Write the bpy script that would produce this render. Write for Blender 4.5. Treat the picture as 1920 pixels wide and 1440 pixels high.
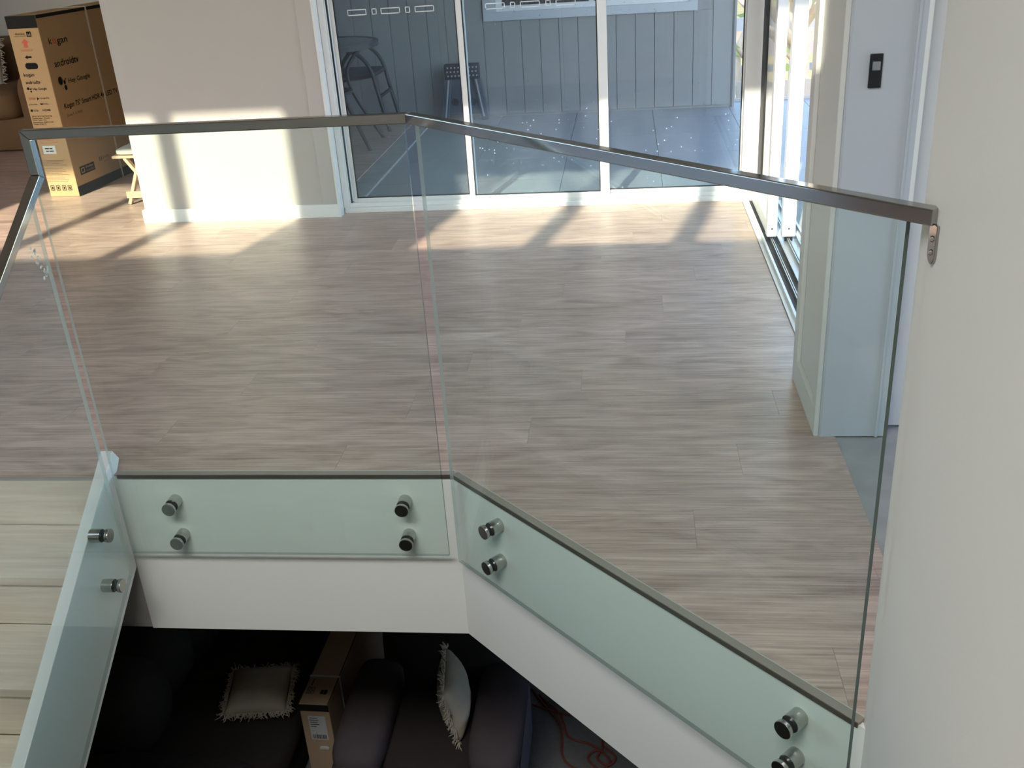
import bpy, bmesh, math, random
from mathutils import Vector, Matrix
random.seed(7)
S = bpy.context.scene
COL = S.collection
for o in list(bpy.data.objects):
    bpy.data.objects.remove(o, do_unlink=True)

# ------------------------------------------------------------------ camera, sky, sun, exposure
cam_d = bpy.data.cameras.new('camera')
cam_d.sensor_fit = 'HORIZONTAL'; cam_d.sensor_width = 36.0
cam_d.lens = 1875.0 * 36.0 / 1920.0
cam_d.clip_start = 0.02; cam_d.clip_end = 400
cam = bpy.data.objects.new('camera', cam_d); COL.objects.link(cam)
yaw, pit, rol = -0.1299, 0.43802, -0.06679
fw = Vector((math.sin(yaw)*math.cos(pit), math.cos(yaw)*math.cos(pit), -math.sin(pit)))
r0 = Vector((math.cos(yaw), -math.sin(yaw), 0)); u0 = r0.cross(fw)
rr = r0*math.cos(rol) + u0*math.sin(rol); uu = -r0*math.sin(rol) + u0*math.cos(rol)
mw = Matrix.Identity(4)
for i in range(3):
    mw[i][0] = rr[i]; mw[i][1] = uu[i]; mw[i][2] = -fw[i]
mw[2][3] = 1.5
cam.matrix_world = mw
S.camera = cam

SUN_DIR = Vector((0.22, 1.0, -0.63)).normalized()
world = bpy.data.worlds.new('sky'); S.world = world; world.use_nodes = True
wn = world.node_tree.nodes; wl = world.node_tree.links; wn.clear()
wo = wn.new('ShaderNodeOutputWorld'); wb = wn.new('ShaderNodeBackground'); ws = wn.new('ShaderNodeTexSky')
ws.sky_type = 'NISHITA'; ws.sun_disc = False
ws.sun_elevation = math.radians(31.6); ws.sun_rotation = math.radians(192.4)
ws.altitude = 50; ws.air_density = 1.0; ws.dust_density = 1.5; ws.ozone_density = 1.0
wb.inputs['Strength'].default_value = 1.0
wl.new(ws.outputs[0], wb.inputs[0]); wl.new(wb.outputs[0], wo.inputs[0])

sun_d = bpy.data.lights.new('sun', 'SUN'); sun_d.energy = 12.5; sun_d.angle = math.radians(0.6)
sun_d.color = (1.0, 0.88, 0.70)
sun = bpy.data.objects.new('sun', sun_d); COL.objects.link(sun)
sun.rotation_euler = SUN_DIR.to_track_quat('-Z', 'Y').to_euler()
sun.location = (-3, -12, 9)

def area(name, loc, target, sx, sy, power, col):
    d = bpy.data.lights.new(name, 'AREA'); d.shape = 'RECTANGLE'; d.size = sx; d.size_y = sy
    d.energy = power; d.color = col; d.spread = math.radians(105)
    o = bpy.data.objects.new(name, d); COL.objects.link(o); o.location = loc
    o.rotation_euler = (Vector(target) - Vector(loc)).to_track_quat('-Z', 'Y').to_euler()
    return o
area('stairwell_fill_light', (-0.85, -0.25, 2.7), (-0.7, 1.7, -1.0), 1.8, 0.8, 49, (0.98, 1.0, 0.98))  # added fill light behind the camera, brightens the stairwell; no fixture there

S.view_settings.view_transform = 'Standard'
S.view_settings.look = 'None'
S.view_settings.gamma = 1.0
S.view_settings.use_curve_mapping = False
S.view_settings.exposure = 0.0

# ------------------------------------------------------------------ materials
def new_mat(name):
    m = bpy.data.materials.new(name); m.use_nodes = True
    nt = m.node_tree; b = nt.nodes.get('Principled BSDF')
    return m, nt, b
def setin(b, key, v):
    if key in b.inputs: b.inputs[key].default_value = v
def plain(name, col, rough=0.5, metal=0.0, spec=0.5, var=0.05, scale=6.0, bump=0.0, bscale=200.0):
    m, nt, b = new_mat(name)
    N, L = nt.nodes, nt.links
    tc = N.new('ShaderNodeTexCoord')
    nz = N.new('ShaderNodeTexNoise'); nz.inputs['Scale'].default_value = scale; nz.inputs['Detail'].default_value = 5
    L.new(tc.outputs['Object'], nz.inputs['Vector'])
    mp = N.new('ShaderNodeMapRange')
    mp.inputs['To Min'].default_value = 1 - var; mp.inputs['To Max'].default_value = 1 + var
    L.new(nz.outputs['Fac'], mp.inputs['Value'])
    mx = N.new('ShaderNodeVectorMath'); mx.operation = 'SCALE'
    mx.inputs[0].default_value = col
    L.new(mp.outputs[0], mx.inputs['Scale']); L.new(mx.outputs[0], b.inputs['Base Color'])
    b.inputs['Roughness'].default_value = rough; b.inputs['Metallic'].default_value = metal
    setin(b, 'Specular IOR Level', spec)
    if bump:
        n2 = N.new('ShaderNodeTexNoise'); n2.inputs['Scale'].default_value = bscale; n2.inputs['Detail'].default_value = 3
        L.new(tc.outputs['Object'], n2.inputs['Vector'])
        bp = N.new('ShaderNodeBump'); bp.inputs['Strength'].default_value = bump; bp.inputs['Distance'].default_value = 0.004
        L.new(n2.outputs['Fac'], bp.inputs['Height']); L.new(bp.outputs[0], b.inputs['Normal'])
    return m

def wood(name, c1, c2, stretch=(1.2, 26, 26), rough=0.42, rvar=0.25, bump=0.25, spec=0.5, plank=False):
    """streaky timber; grain runs along local X"""
    m, nt, b = new_mat(name); N, L = nt.nodes, nt.links
    tc = N.new('ShaderNodeTexCoord'); oi = N.new('ShaderNodeObjectInfo')
    off = N.new('ShaderNodeVectorMath'); off.operation = 'SCALE'; off.inputs[0].default_value = (37.0, 19.0, 11.0)
    L.new(oi.outputs['Random'], off.inputs['Scale'])
    ad = N.new('ShaderNodeVectorMath'); ad.operation = 'ADD'
    L.new(tc.outputs['Object'], ad.inputs[0]); L.new(off.outputs[0], ad.inputs[1])
    mp = N.new('ShaderNodeMapping'); mp.inputs['Scale'].default_value = stretch
    L.new(ad.outputs[0], mp.inputs['Vector'])
    n1 = N.new('ShaderNodeTexNoise'); n1.inputs['Scale'].default_value = 1.6; n1.inputs['Detail'].default_value = 7
    n1.inputs['Roughness'].default_value = 0.62; n1.inputs['Distortion'].default_value = 0.6
    L.new(mp.outputs[0], n1.inputs['Vector'])
    mp2 = N.new('ShaderNodeMapping'); fm = 2.6 if plank else 5; mp2.inputs['Scale'].default_value = (stretch[0]*1.7, stretch[1]*fm, stretch[2]*fm)
    L.new(ad.outputs[0], mp2.inputs['Vector'])
    n2 = N.new('ShaderNodeTexNoise'); n2.inputs['Scale'].default_value = 1.5; n2.inputs['Detail'].default_value = 4
    L.new(mp2.outputs[0], n2.inputs['Vector'])
    mix = N.new('ShaderNodeMath'); mix.operation = 'MULTIPLY_ADD'; mix.inputs[1].default_value = 0.35
    L.new(n2.outputs['Fac'], mix.inputs[0])
    sc = N.new('ShaderNodeMath'); sc.operation = 'MULTIPLY'; sc.inputs[1].default_value = 0.65
    L.new(n1.outputs['Fac'], sc.inputs[0]); L.new(sc.outputs[0], mix.inputs[2])
    cr = N.new('ShaderNodeValToRGB')
    if plank:      # slow figure along each board besides the fine grain
        mp3 = N.new('ShaderNodeMapping'); mp3.inputs['Scale'].default_value = (2.2, 9, 9); L.new(ad.outputs[0], mp3.inputs['Vector'])
        n3 = N.new('ShaderNodeTexNoise'); n3.inputs['Scale'].default_value = 1.5; n3.inputs['Detail'].default_value = 5; n3.inputs['Distortion'].default_value = 1.4
        L.new(mp3.outputs[0], n3.inputs['Vector'])
        m3 = N.new('ShaderNodeMix'); m3.data_type = 'FLOAT'; m3.inputs[0].default_value = 0.35
        L.new(mix.outputs[0], m3.inputs[2]); L.new(n3.outputs['Fac'], m3.inputs[3]); mix = m3
    cr.color_ramp.elements[0].position = 0.38; cr.color_ramp.elements[0].color = (*c1, 1)
    cr.color_ramp.elements[1].position = 0.64; cr.color_ramp.elements[1].color = (*c2, 1)
    L.new(mix.outputs[0], cr.inputs['Fac'])
    br = N.new('ShaderNodeMapRange'); br.inputs['To Min'].default_value = 0.94; br.inputs['To Max'].default_value = 1.06
    L.new(oi.outputs['Random'], br.inputs['Value'])
    vs = N.new('ShaderNodeVectorMath'); vs.operation = 'SCALE'
    L.new(cr.outputs[0], vs.inputs[0]); L.new(br.outputs[0], vs.inputs['Scale'])
    L.new(vs.outputs[0], b.inputs['Base Color'])
    rm = N.new('ShaderNodeMapRange'); rm.inputs['To Min'].default_value = rough - rvar/2; rm.inputs['To Max'].default_value = rough + rvar/2
    L.new(n2.outputs['Fac'], rm.inputs['Value']); L.new(rm.outputs[0], b.inputs['Roughness'])
    setin(b, 'Specular IOR Level', spec)
    bp = N.new('ShaderNodeBump'); bp.inputs['Strength'].default_value = bump; bp.inputs['Distance'].default_value = 0.002
    L.new(n2.outputs['Fac'], bp.inputs['Height']); L.new(bp.outputs[0], b.inputs['Normal'])
    return m

def glass(name, tint, ior=1.5, dust=0.0, film_col=(0.7, 0.75, 0.8), dscale=3.0, smear=0.0):
    """thin architectural glass: tinted transmission, fresnel reflection, a film of dust"""
    m = bpy.data.materials.new(name); m.use_nodes = True
    nt = m.node_tree; N, L = nt.nodes, nt.links; N.clear()
    out = N.new('ShaderNodeOutputMaterial')
    tr = N.new('ShaderNodeBsdfTransparent'); tr.inputs[0].default_value = (*tint, 1)
    gl = N.new('ShaderNodeBsdfGlossy'); gl.inputs['Roughness'].default_value = 0.0
    fr = N.new('ShaderNodeFresnel'); fr.inputs['IOR'].default_value = ior
    geo = N.new('ShaderNodeNewGeometry')
    # same reflectance from both sides of a pane
    vm = N.new('ShaderNodeVectorMath'); vm.operation = 'DOT_PRODUCT'
    L.new(geo.outputs['Incoming'], vm.inputs[0]); L.new(geo.outputs['Normal'], vm.inputs[1])
    ab = N.new('ShaderNodeMath'); ab.operation = 'ABSOLUTE'; L.new(vm.outputs['Value'], ab.inputs[0])
    om = N.new('ShaderNodeMath'); om.operation = 'SUBTRACT'; om.inputs[0].default_value = 1.0; L.new(ab.outputs[0], om.inputs[1])
    pw = N.new('ShaderNodeMath'); pw.operation = 'POWER'; pw.inputs[1].default_value = 5.0; L.new(om.outputs[0], pw.inputs[0])
    f0 = ((ior-1)/(ior+1))**2
    ma = N.new('ShaderNodeMath'); ma.operation = 'MULTIPLY_ADD'; ma.inputs[1].default_value = 1-f0; ma.inputs[2].default_value = f0
    L.new(pw.outputs[0], ma.inputs[0])
    mx = N.new('ShaderNodeMixShader'); L.new(ma.outputs[0], mx.inputs[0]); L.new(tr.outputs[0], mx.inputs[1]); L.new(gl.outputs[0], mx.inputs[2])
    last = mx
    if dust > 0:
        tc = N.new('ShaderNodeTexCoord')
        nz = N.new('ShaderNodeTexNoise'); nz.inputs['Scale'].default_value = dscale; nz.inputs['Detail'].default_value = 9; nz.inputs['Roughness'].default_value = 0.7
        L.new(tc.outputs['Object'], nz.inputs['Vector'])
        mr = N.new('ShaderNodeMapRange'); mr.inputs['From Min'].default_value = 0.35; mr.inputs['From Max'].default_value = 0.75
        mr.inputs['To Min'].default_value = dust*0.4; mr.inputs['To Max'].default_value = dust*1.8
        L.new(nz.outputs['Fac'], mr.inputs['Value'])
        fac = mr
        vo = N.new('ShaderNodeTexVoronoi'); vo.inputs['Scale'].default_value = 26.0
        L.new(tc.outputs['Object'], vo.inputs['Vector'])
        ls = N.new('ShaderNodeMapRange'); ls.inputs['From Min'].default_value = 0.05; ls.inputs['From Max'].default_value = 0.13
        ls.inputs['To Min'].default_value = smear; ls.inputs['To Max'].default_value = 0.0
        L.new(vo.outputs['Distance'], ls.inputs['Value'])
        n3 = N.new('ShaderNodeTexNoise'); n3.inputs['Scale'].default_value = 2.2; L.new(tc.outputs['Object'], n3.inputs['Vector'])
        gt = N.new('ShaderNodeMapRange'); gt.inputs['From Min'].default_value = 0.45; gt.inputs['From Max'].default_value = 0.62
        L.new(n3.outputs['Fac'], gt.inputs['Value'])
        mm = N.new('ShaderNodeMath'); mm.operation = 'MULTIPLY'; L.new(ls.outputs[0], mm.inputs[0]); L.new(gt.outputs[0], mm.inputs[1])
        sm = N.new('ShaderNodeMath'); sm.operation = 'ADD'; L.new(mr.outputs[0], sm.inputs[0]); L.new(mm.outputs[0], sm.inputs[1])
        df = N.new('ShaderNodeBsdfDiffuse'); df.inputs[0].default_value = (*film_col, 1)
        m2 = N.new('ShaderNodeMixShader'); L.new(sm.outputs[0], m2.inputs[0]); L.new(mx.outputs[0], m2.inputs[1]); L.new(df.outputs[0], m2.inputs[2])
        last = m2
    L.new(last.outputs[0], out.inputs[0])
    return m

M = {}
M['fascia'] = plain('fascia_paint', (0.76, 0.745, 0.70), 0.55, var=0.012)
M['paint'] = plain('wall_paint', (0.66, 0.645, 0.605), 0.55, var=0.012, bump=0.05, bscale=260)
M['paint_shaded'] = plain('wall_paint_shaded', (0.50, 0.462, 0.425), 0.6, var=0.012)  # white wall paint darkened: the weaker light here put into the colour
M['pier_blue_lit'] = plain('pier_white_blue_lit', (0.52, 0.55, 0.585), 0.4, var=0.01)  # white pier tinted, blue daylight from the corridor put into its colour
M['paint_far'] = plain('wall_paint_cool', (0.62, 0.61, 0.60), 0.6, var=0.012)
M['gloss_white'] = plain('white_gloss_paint', (0.83, 0.825, 0.80), 0.3, var=0.01)
M['alu_white'] = plain('white_aluminium', (0.78, 0.78, 0.77), 0.28, var=0.01)
M['rubber'] = plain('black_rubber', (0.012, 0.012, 0.013), 0.6)
M['track'] = plain('track_metal', (0.32, 0.33, 0.34), 0.32, metal=0.9)
M['chrome'] = plain('mirror_stainless', (0.40, 0.39, 0.37), 0.07, metal=1.0, var=0.01)
M['brushed'] = plain('brushed_stainless', (0.50, 0.49, 0.46), 0.24, metal=1.0, var=0.03, scale=90)
M['plank'] = wood('vinyl_plank', (0.315, 0.205, 0.160), (0.70, 0.510, 0.425), stretch=(1.9, 78, 78), rough=0.33, rvar=0.28, bump=0.6, plank=True)
M['nosing'] = plain('nosing_taupe', (0.30, 0.245, 0.20), 0.3)
M['nosing_highlight'] = plain('nosing_highlight', (0.52, 0.47, 0.42), 0.3)  # highlight painted as a pale strip along the nosing's back edge
M['nosing_dark'] = plain('nosing_dark', (0.075, 0.055, 0.042), 0.45)
M['subfloor'] = plain('particleboard', (0.36, 0.34, 0.32), 0.8, var=0.3, scale=9)
M['pine'] = wood('pine_board', (0.60, 0.495, 0.395), (0.79, 0.70, 0.60), stretch=(1.0, 9, 9), rough=0.55, rvar=0.1, bump=0.1)
M['stool_wood'] = wood('stool_timber', (0.50, 0.34, 0.19), (0.66, 0.48, 0.29), stretch=(3, 20, 20), rough=0.5, rvar=0.1, bump=0.1)
M['panel_glass'] = glass('balustrade_glass', (0.936, 0.981, 0.966), dust=0.012, film_col=(0.75, 0.8, 0.78), dscale=2.0, smear=0.0)
m, nt, b = new_mat('glass_edge'); N, L = nt.nodes, nt.links
b.inputs['Base Color'].default_value = (0.022, 0.055, 0.045, 1); b.inputs['Roughness'].default_value = 0.06; setin(b, 'Specular IOR Level', 0.9)
g_ = N.new('ShaderNodeNewGeometry'); t_ = N.new('ShaderNodeBsdfTransparent'); t_.inputs[0].default_value = (0.80, 0.86, 0.84, 1)
q_ = N.new('ShaderNodeBsdfTranslucent'); q_.inputs[0].default_value = (0.75, 0.85, 0.80, 1)
x0_ = N.new('ShaderNodeMixShader'); x0_.inputs[0].default_value = 0.45; L.new(t_.outputs[0], x0_.inputs[1]); L.new(q_.outputs[0], x0_.inputs[2])
x_ = N.new('ShaderNodeMixShader'); L.new(g_.outputs['Backfacing'], x_.inputs[0]); L.new(b.outputs[0], x_.inputs[1]); L.new(x0_.outputs[0], x_.inputs[2])
L.new(x_.outputs[0], nt.nodes['Material Output'].inputs[0])
M['glass_edge'] = m
M['door_glass'] = glass('door_glass', (0.84, 0.89, 0.92), dust=0.028, film_col=(0.50, 0.60, 0.80), dscale=4.0, smear=0.5)  # dust film coloured blue, sky haze on the panes painted into it
M['window_glass'] = glass('clear_glass', (0.9, 0.93, 0.93), dust=0.01)
M['cladding'] = plain('cladding_paint', (0.30, 0.295, 0.285), 0.7, var=0.03)
M['cladding_trim'] = plain('cladding_trim_paint', (0.52, 0.54, 0.56), 0.6, var=0.02)
M['tile'] = plain('porch_tile', (0.34, 0.34, 0.335), 0.5, var=0.08, scale=5)
M['grout'] = plain('grout', (0.22, 0.22, 0.22), 0.9)
M['curtain'] = plain('brown_curtain', (0.16, 0.11, 0.09), 0.9, var=0.2, scale=30)
M['cardboard'] = plain('cardboard', (0.50, 0.315, 0.150), 0.75, var=0.05, scale=12)
M['cardboard_dull'] = plain('brown_carton', (0.56, 0.39, 0.25), 0.8, var=0.06, scale=12)
M['print_black'] = plain('black_print', (0.014, 0.012, 0.011), 0.8, spec=0.15)
M['print_red'] = plain('red_print', (0.62, 0.09, 0.05), 0.6)
M['print_grey'] = plain('brown_print', (0.20, 0.12, 0.06), 0.7)
M['tape'] = plain('dark_tape', (0.022, 0.021, 0.019), 0.85, spec=0.15, var=0.25, scale=18)
M['white_label'] = plain('white_label', (0.72, 0.72, 0.70), 0.5)
M['strap'] = plain('plastic_strap', (0.62, 0.56, 0.44), 0.4)
M['strap_white'] = plain('white_strap', (0.72, 0.70, 0.66), 0.4)
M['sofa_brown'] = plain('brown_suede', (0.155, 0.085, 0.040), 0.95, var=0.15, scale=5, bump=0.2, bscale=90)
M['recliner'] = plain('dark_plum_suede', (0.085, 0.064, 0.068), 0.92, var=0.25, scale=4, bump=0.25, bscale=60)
M['recliner_lit_side'] = plain('lit_plum_suede', (0.24, 0.215, 0.25), 0.9, var=0.15, scale=9)  # lighter plum for one arm side, light from the right painted in
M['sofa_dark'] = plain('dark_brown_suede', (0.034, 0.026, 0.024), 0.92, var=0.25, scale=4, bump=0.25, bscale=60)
M['piping'] = plain('piping', (0.012, 0.010, 0.010), 0.8)
M['cream'] = plain('cream_cotton', (0.60, 0.52, 0.41), 0.95, var=0.08, scale=18, bump=0.3, bscale=120)
M['cream_cool'] = plain('pale_cotton', (0.62, 0.57, 0.50), 0.95, var=0.08, scale=18, bump=0.3, bscale=120)
M['cushion_grey'] = plain('grey_seat_pad', (0.62, 0.58, 0.52), 0.9, var=0.05)
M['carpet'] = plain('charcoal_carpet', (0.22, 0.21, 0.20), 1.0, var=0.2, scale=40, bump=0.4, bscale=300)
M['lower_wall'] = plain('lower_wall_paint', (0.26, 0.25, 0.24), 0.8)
M['cord'] = plain('orange_cord', (0.30, 0.075, 0.045), 0.6)
M['black_metal'] = plain('black_powdercoat', (0.022, 0.023, 0.026), 0.45)
M['table_glass'] = plain('grey_table_top', (0.20, 0.23, 0.24), 0.25)
M['mesh_seat'] = plain('black_mesh_fabric', (0.03, 0.03, 0.033), 0.8)
M['step_plastic'] = plain('blue_grey_plastic', (0.085, 0.10, 0.125), 0.5)
M['step_dark'] = plain('dark_grip', (0.035, 0.037, 0.045), 0.7)
M['dots'] = plain('pale_dots', (0.42, 0.43, 0.43), 0.7)
M['white_plastic'] = plain('marking_white', (0.80, 0.81, 0.82), 0.5)
M['switch_black'] = plain('black_switch', (0.012, 0.012, 0.013), 0.25)
M['switch_grey'] = plain('silver_rocker', (0.35, 0.37, 0.36), 0.3, metal=0.5)
M['grass_dry'] = plain('dry_lawn', (0.28, 0.23, 0.10), 0.95, var=0.35, scale=1.3)
M['grass_green'] = plain('green_hedge', (0.16, 0.24, 0.07), 0.9, var=0.4, scale=4)
M['lawn_yellow'] = plain('yellowed_lawn', (0.33, 0.255, 0.085), 0.95, var=0.3, scale=1.5)
M['asphalt'] = plain('dark_asphalt', (0.075, 0.08, 0.085), 0.9, var=0.2)
M['asphalt_pale'] = plain('pale_asphalt', (0.17, 0.17, 0.175), 0.9, var=0.1)
M['earth'] = plain('tan_earth', (0.32, 0.23, 0.14), 0.95, var=0.2, scale=1.0)
M['road'] = plain('grey_road', (0.20, 0.165, 0.145), 0.9, var=0.15)
M['path'] = plain('pale_path', (0.60, 0.54, 0.46), 0.9, var=0.1)
M['bark'] = plain('pale_bark', (0.48, 0.40, 0.32), 0.9, var=0.3, scale=10)
M['leaf'] = plain('leaf_green', (0.20, 0.25, 0.06), 0.7, var=0.4, scale=3)
M['fence_wood'] = plain('fence_timber', (0.50, 0.46, 0.42), 0.85, var=0.1)

# ------------------------------------------------------------------ mesh helpers
class MB:
    def __init__(s): s.bm = bmesh.new()
    def box(s, x0, x1, y0, y1, z0, z1, mat=None, mi=0):
        vs = [Vector((x, y, z)) for x in (x0, x1) for y in (y0, y1) for z in (z0, z1)]
        if mat is not None: vs = [mat @ v for v in vs]
        b = [s.bm.verts.new(v) for v in vs]
        for q in ((0,1,3,2), (4,6,7,5), (0,4,5,1), (2,3,7,6), (0,2,6,4), (1,5,7,3)):
            f = s.bm.faces.new([b[i] for i in q]); f.material_index = mi
        return s
    def prism(s, poly, z0, z1, mat=None):
        """poly: CCW list of (x,y)"""
        lo = [Vector((x, y, z0)) for x, y in poly]; hi = [Vector((x, y, z1)) for x, y in poly]
        if mat is not None: lo = [mat @ v for v in lo]; hi = [mat @ v for v in hi]
        lo = [s.bm.verts.new(v) for v in lo]; hi = [s.bm.verts.new(v) for v in hi]
        n = len(poly)
        s.bm.faces.new(lo[::-1]); s.bm.faces.new(hi)
        for i in range(n):
            s.bm.faces.new([lo[i], lo[(i+1) % n], hi[(i+1) % n], hi[i]])
        return s
    def bar(s, p0, p1, w, h=None, up=(0, 0, 1)):
        p0, p1 = Vector(p0), Vector(p1); h = h or w
        d = (p1-p0); L = d.length; d.normalize(); up = Vector(up)
        if abs(d.dot(up)) > 0.99: up = Vector((0, 1, 0))
        sx = d.cross(up).normalized(); sz = sx.cross(d).normalized()
        m = Matrix.Identity(4)
        for i in range(3): m[i][0] = sx[i]; m[i][1] = d[i]; m[i][2] = sz[i]; m[i][3] = p0[i]
        return s.box(-w/2, w/2, 0, L, -h/2, h/2, m)
    def cyl(s, p0, p1, r, r2=None, n=24, cap=True):
        p0, p1 = Vector(p0), Vector(p1); r2 = r if r2 is None else r2
        d = (p1-p0).normalized(); a = Vector((0, 0, 1)) if abs(d.z) < 0.9 else Vector((1, 0, 0))
        u = d.cross(a).normalized(); v = d.cross(u).normalized()
        A = [s.bm.verts.new(p0 + r*(u*math.cos(2*math.pi*i/n) + v*math.sin(2*math.pi*i/n))) for i in range(n)]
        B = [s.bm.verts.new(p1 + r2*(u*math.cos(2*math.pi*i/n) + v*math.sin(2*math.pi*i/n))) for i in range(n)]
        for i in range(n): s.bm.faces.new([A[i], B[i], B[(i+1) % n], A[(i+1) % n]])
        if cap: s.bm.faces.new(A); s.bm.faces.new(B[::-1])
        return s
    def tube(s, pts, r, n=10, smooth=4):
        P = [Vector(p) for p in pts]
        if smooth > 1 and len(P) > 2:
            Q = []
            for i in range(len(P)-1):
                a = P[max(i-1, 0)]; b = P[i]; c = P[i+1]; d = P[min(i+2, len(P)-1)]
                for k in range(smooth):
                    t = k/smooth
                    Q.append(0.5*((2*b) + (c-a)*t + (2*a-5*b+4*c-d)*t*t + (3*b-a-3*c+d)*t**3))
            Q.append(P[-1]); P = Q
        rings = []; u = None
        for i, p in enumerate(P):
            d = (P[min(i+1, len(P)-1)] - P[max(i-1, 0)]).normalized()
            if u is None:
                a = Vector((0, 0, 1)) if abs(d.z) < 0.9 else Vector((1, 0, 0)); u = d.cross(a).normalized()
            else:
                u = (u - d*u.dot(d)).normalized()
            v = d.cross(u)
            rad = r[min(i, len(r)-1)] if isinstance(r, (list, tuple)) else r
            rings.append([s.bm.verts.new(p + rad*(u*math.cos(2*math.pi*k/n) + v*math.sin(2*math.pi*k/n))) for k in range(n)])
        for a, b in zip(rings, rings[1:]):
            for k in range(n): s.bm.faces.new([a[k], a[(k+1) % n], b[(k+1) % n], b[k]])
        s.bm.faces.new(rings[0][::-1]); s.bm.faces.new(rings[-1])
        return s
    def puff(s, c, sz, e1=0.5, e2=0.5, nu=28, nv=16, mat=None):
        """superellipsoid cushion"""
        c = Vector(c)
        def sg(a, e): return math.copysign(abs(a)**e, a)
        rings = []
        for j in range(1, nv):
            ph = -math.pi/2 + math.pi*j/nv; row = []
            for i in range(nu):
                th = 2*math.pi*i/nu
                v = Vector((sz[0]/2*sg(math.cos(ph), e1)*sg(math.cos(th), e2), sz[1]/2*sg(math.cos(ph), e1)*sg(math.sin(th), e2), sz[2]/2*sg(math.sin(ph), e1)))
                row.append(s.bm.verts.new(c + (mat @ v if mat is not None else v)))
            rings.append(row)
        lo = Vector((0, 0, -sz[2]/2)); hi = Vector((0, 0, sz[2]/2))
        lo = s.bm.verts.new(c + (mat @ lo if mat is not None else lo)); hi = s.bm.verts.new(c + (mat @ hi if mat is not None else hi))
        for a, b in zip(rings, rings[1:]):
            for i in range(nu): s.bm.faces.new([a[i], a[(i+1) % nu], b[(i+1) % nu], b[i]])
        for i in range(nu):
            s.bm.faces.new([lo, rings[0][(i+1) % nu], rings[0][i]]); s.bm.faces.new([hi, rings[-1][i], rings[-1][(i+1) % nu]])
        return s
    def build(s, name, mat, parent=None, bevel=0.0, smooth=False, seg=2):
        me = bpy.data.meshes.new(name)
        bmesh.ops.recalc_face_normals(s.bm, faces=s.bm.faces)
        s.bm.to_mesh(me); s.bm.free()
        for m in (mat if isinstance(mat, (list, tuple)) else [mat]): me.materials.append(m)
        if smooth:
            for p in me.polygons: p.use_smooth = True
        o = bpy.data.objects.new(name, me); COL.objects.link(o)
        if parent: o.parent = parent
        if bevel:
            b = o.modifiers.new('bevel', 'BEVEL'); b.width = bevel; b.segments = seg; b.limit_method = 'ANGLE'
        return o

def tag(o, label, cat, group=None, kind=None):
    o['label'] = label; o['category'] = cat
    if group: o['group'] = group
    if kind: o['kind'] = kind
    return o
def struct(o, label=None):
    o['kind'] = 'structure'
    if label: o['label'] = label
    return o
def empty(name, loc=(0, 0, 0), rz=0):
    o = bpy.data.objects.new(name, None); COL.objects.link(o); o.location = loc; o.rotation_euler = (0, 0, rz)
    o.empty_display_size = 0.1
    return o
def shell(name, boxes, mat):
    b = MB()
    for q in boxes: b.box(*q)
    return struct(b.build(name, mat))

# ------------------------------------------------------------------ dimensions
YA = 2.545                       # edge of the upper floor at the stair void
BX = -0.527                      # corner where the edge turns 45 degrees
DG = BX + YA                     # x + y along the slanted edge
FZ = -0.592                      # underside of the upper floor
CE = 4.6                         # ceiling
LF = -2.65                       # lower floor
R2 = math.sqrt(2)

# ------------------------------------------------------------------ room shell
# upper floor slab, planks on top
fl = MB()
fl.prism([(-7.1, YA), (BX, YA), (0.455, DG-0.455), (0.60, 1.56), (2.6, 1.56), (2.6, 5.62), (-1.6, 5.62), (-1.6, 9.1), (-7.1, 9.1)], FZ+0.004, -0.006)
floor = struct(fl.build('floor', M['subfloor']))
fl2 = MB(); fl2.box(-7.1, -2.63, -0.45, YA-0.002, FZ, -0.001); fl2.box(-1.5, 0.45, -0.45, 1.15, FZ, -0.001)
struct(fl2.build('floor_landing', M['plank']))

def clip(poly, a, b, c):
    """keep a*x+b*y>=c"""
    out = []
    for i in range(len(poly)):
        p, q = poly[i], poly[(i+1) % len(poly)]
        dp, dq = a*p[0]+b*p[1]-c, a*q[0]+b*q[1]-c
        if dp >= 0: out.append(p)
        if dp*dq < 0:
            t = dp/(dp-dq); out.append((p[0]+t*(q[0]-p[0]), p[1]+t*(q[1]-p[1])))
    return out
PW, PL, GAP = 0.1865, 1.22, 0.0003
def plank_mesh(poly):
    b = MB(); b.prism(poly, -0.006, 0.0)
    me = bpy.data.meshes.new('plank'); b.bm.to_mesh(me); b.bm.free(); me.materials.append(M['plank'])
    return me
full = plank_mesh([(GAP, GAP), (PL-GAP, GAP), (PL-GAP, PW-GAP), (GAP, PW-GAP)])
for row in range(-6, 35):
    y0 = YA + row*PW; y1 = y0 + PW
    xr = 0.62 if y0 < 5.5 else -1.75
    off = (row*0.437) % 1.0 * PL + (0.11 if row % 2 else 0)
    x = -7.0 - off
    while x < xr:
        poly = [(x+GAP, y0+GAP), (x+PL-GAP, y0+GAP), (x+PL-GAP, y1-GAP), (x+GAP, y1-GAP)]
        p = clip(poly, -1, 0, -xr); p = clip(p, 1, 0, -7.0) if p else p
        if p and row < 0: p = clip(p, 1, 1, DG)
        if p and row < 0: p = clip(p, 0, 1, 1.58)
        if p and len(p) >= 3:
            if p == poly: me = full
            else: me = plank_mesh([(px-x, py-y0) for px, py in p])
            o = bpy.data.objects.new('plank', me); COL.objects.link(o); o.location = (x, y0, 0); o.parent = floor
        x += PL

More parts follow.
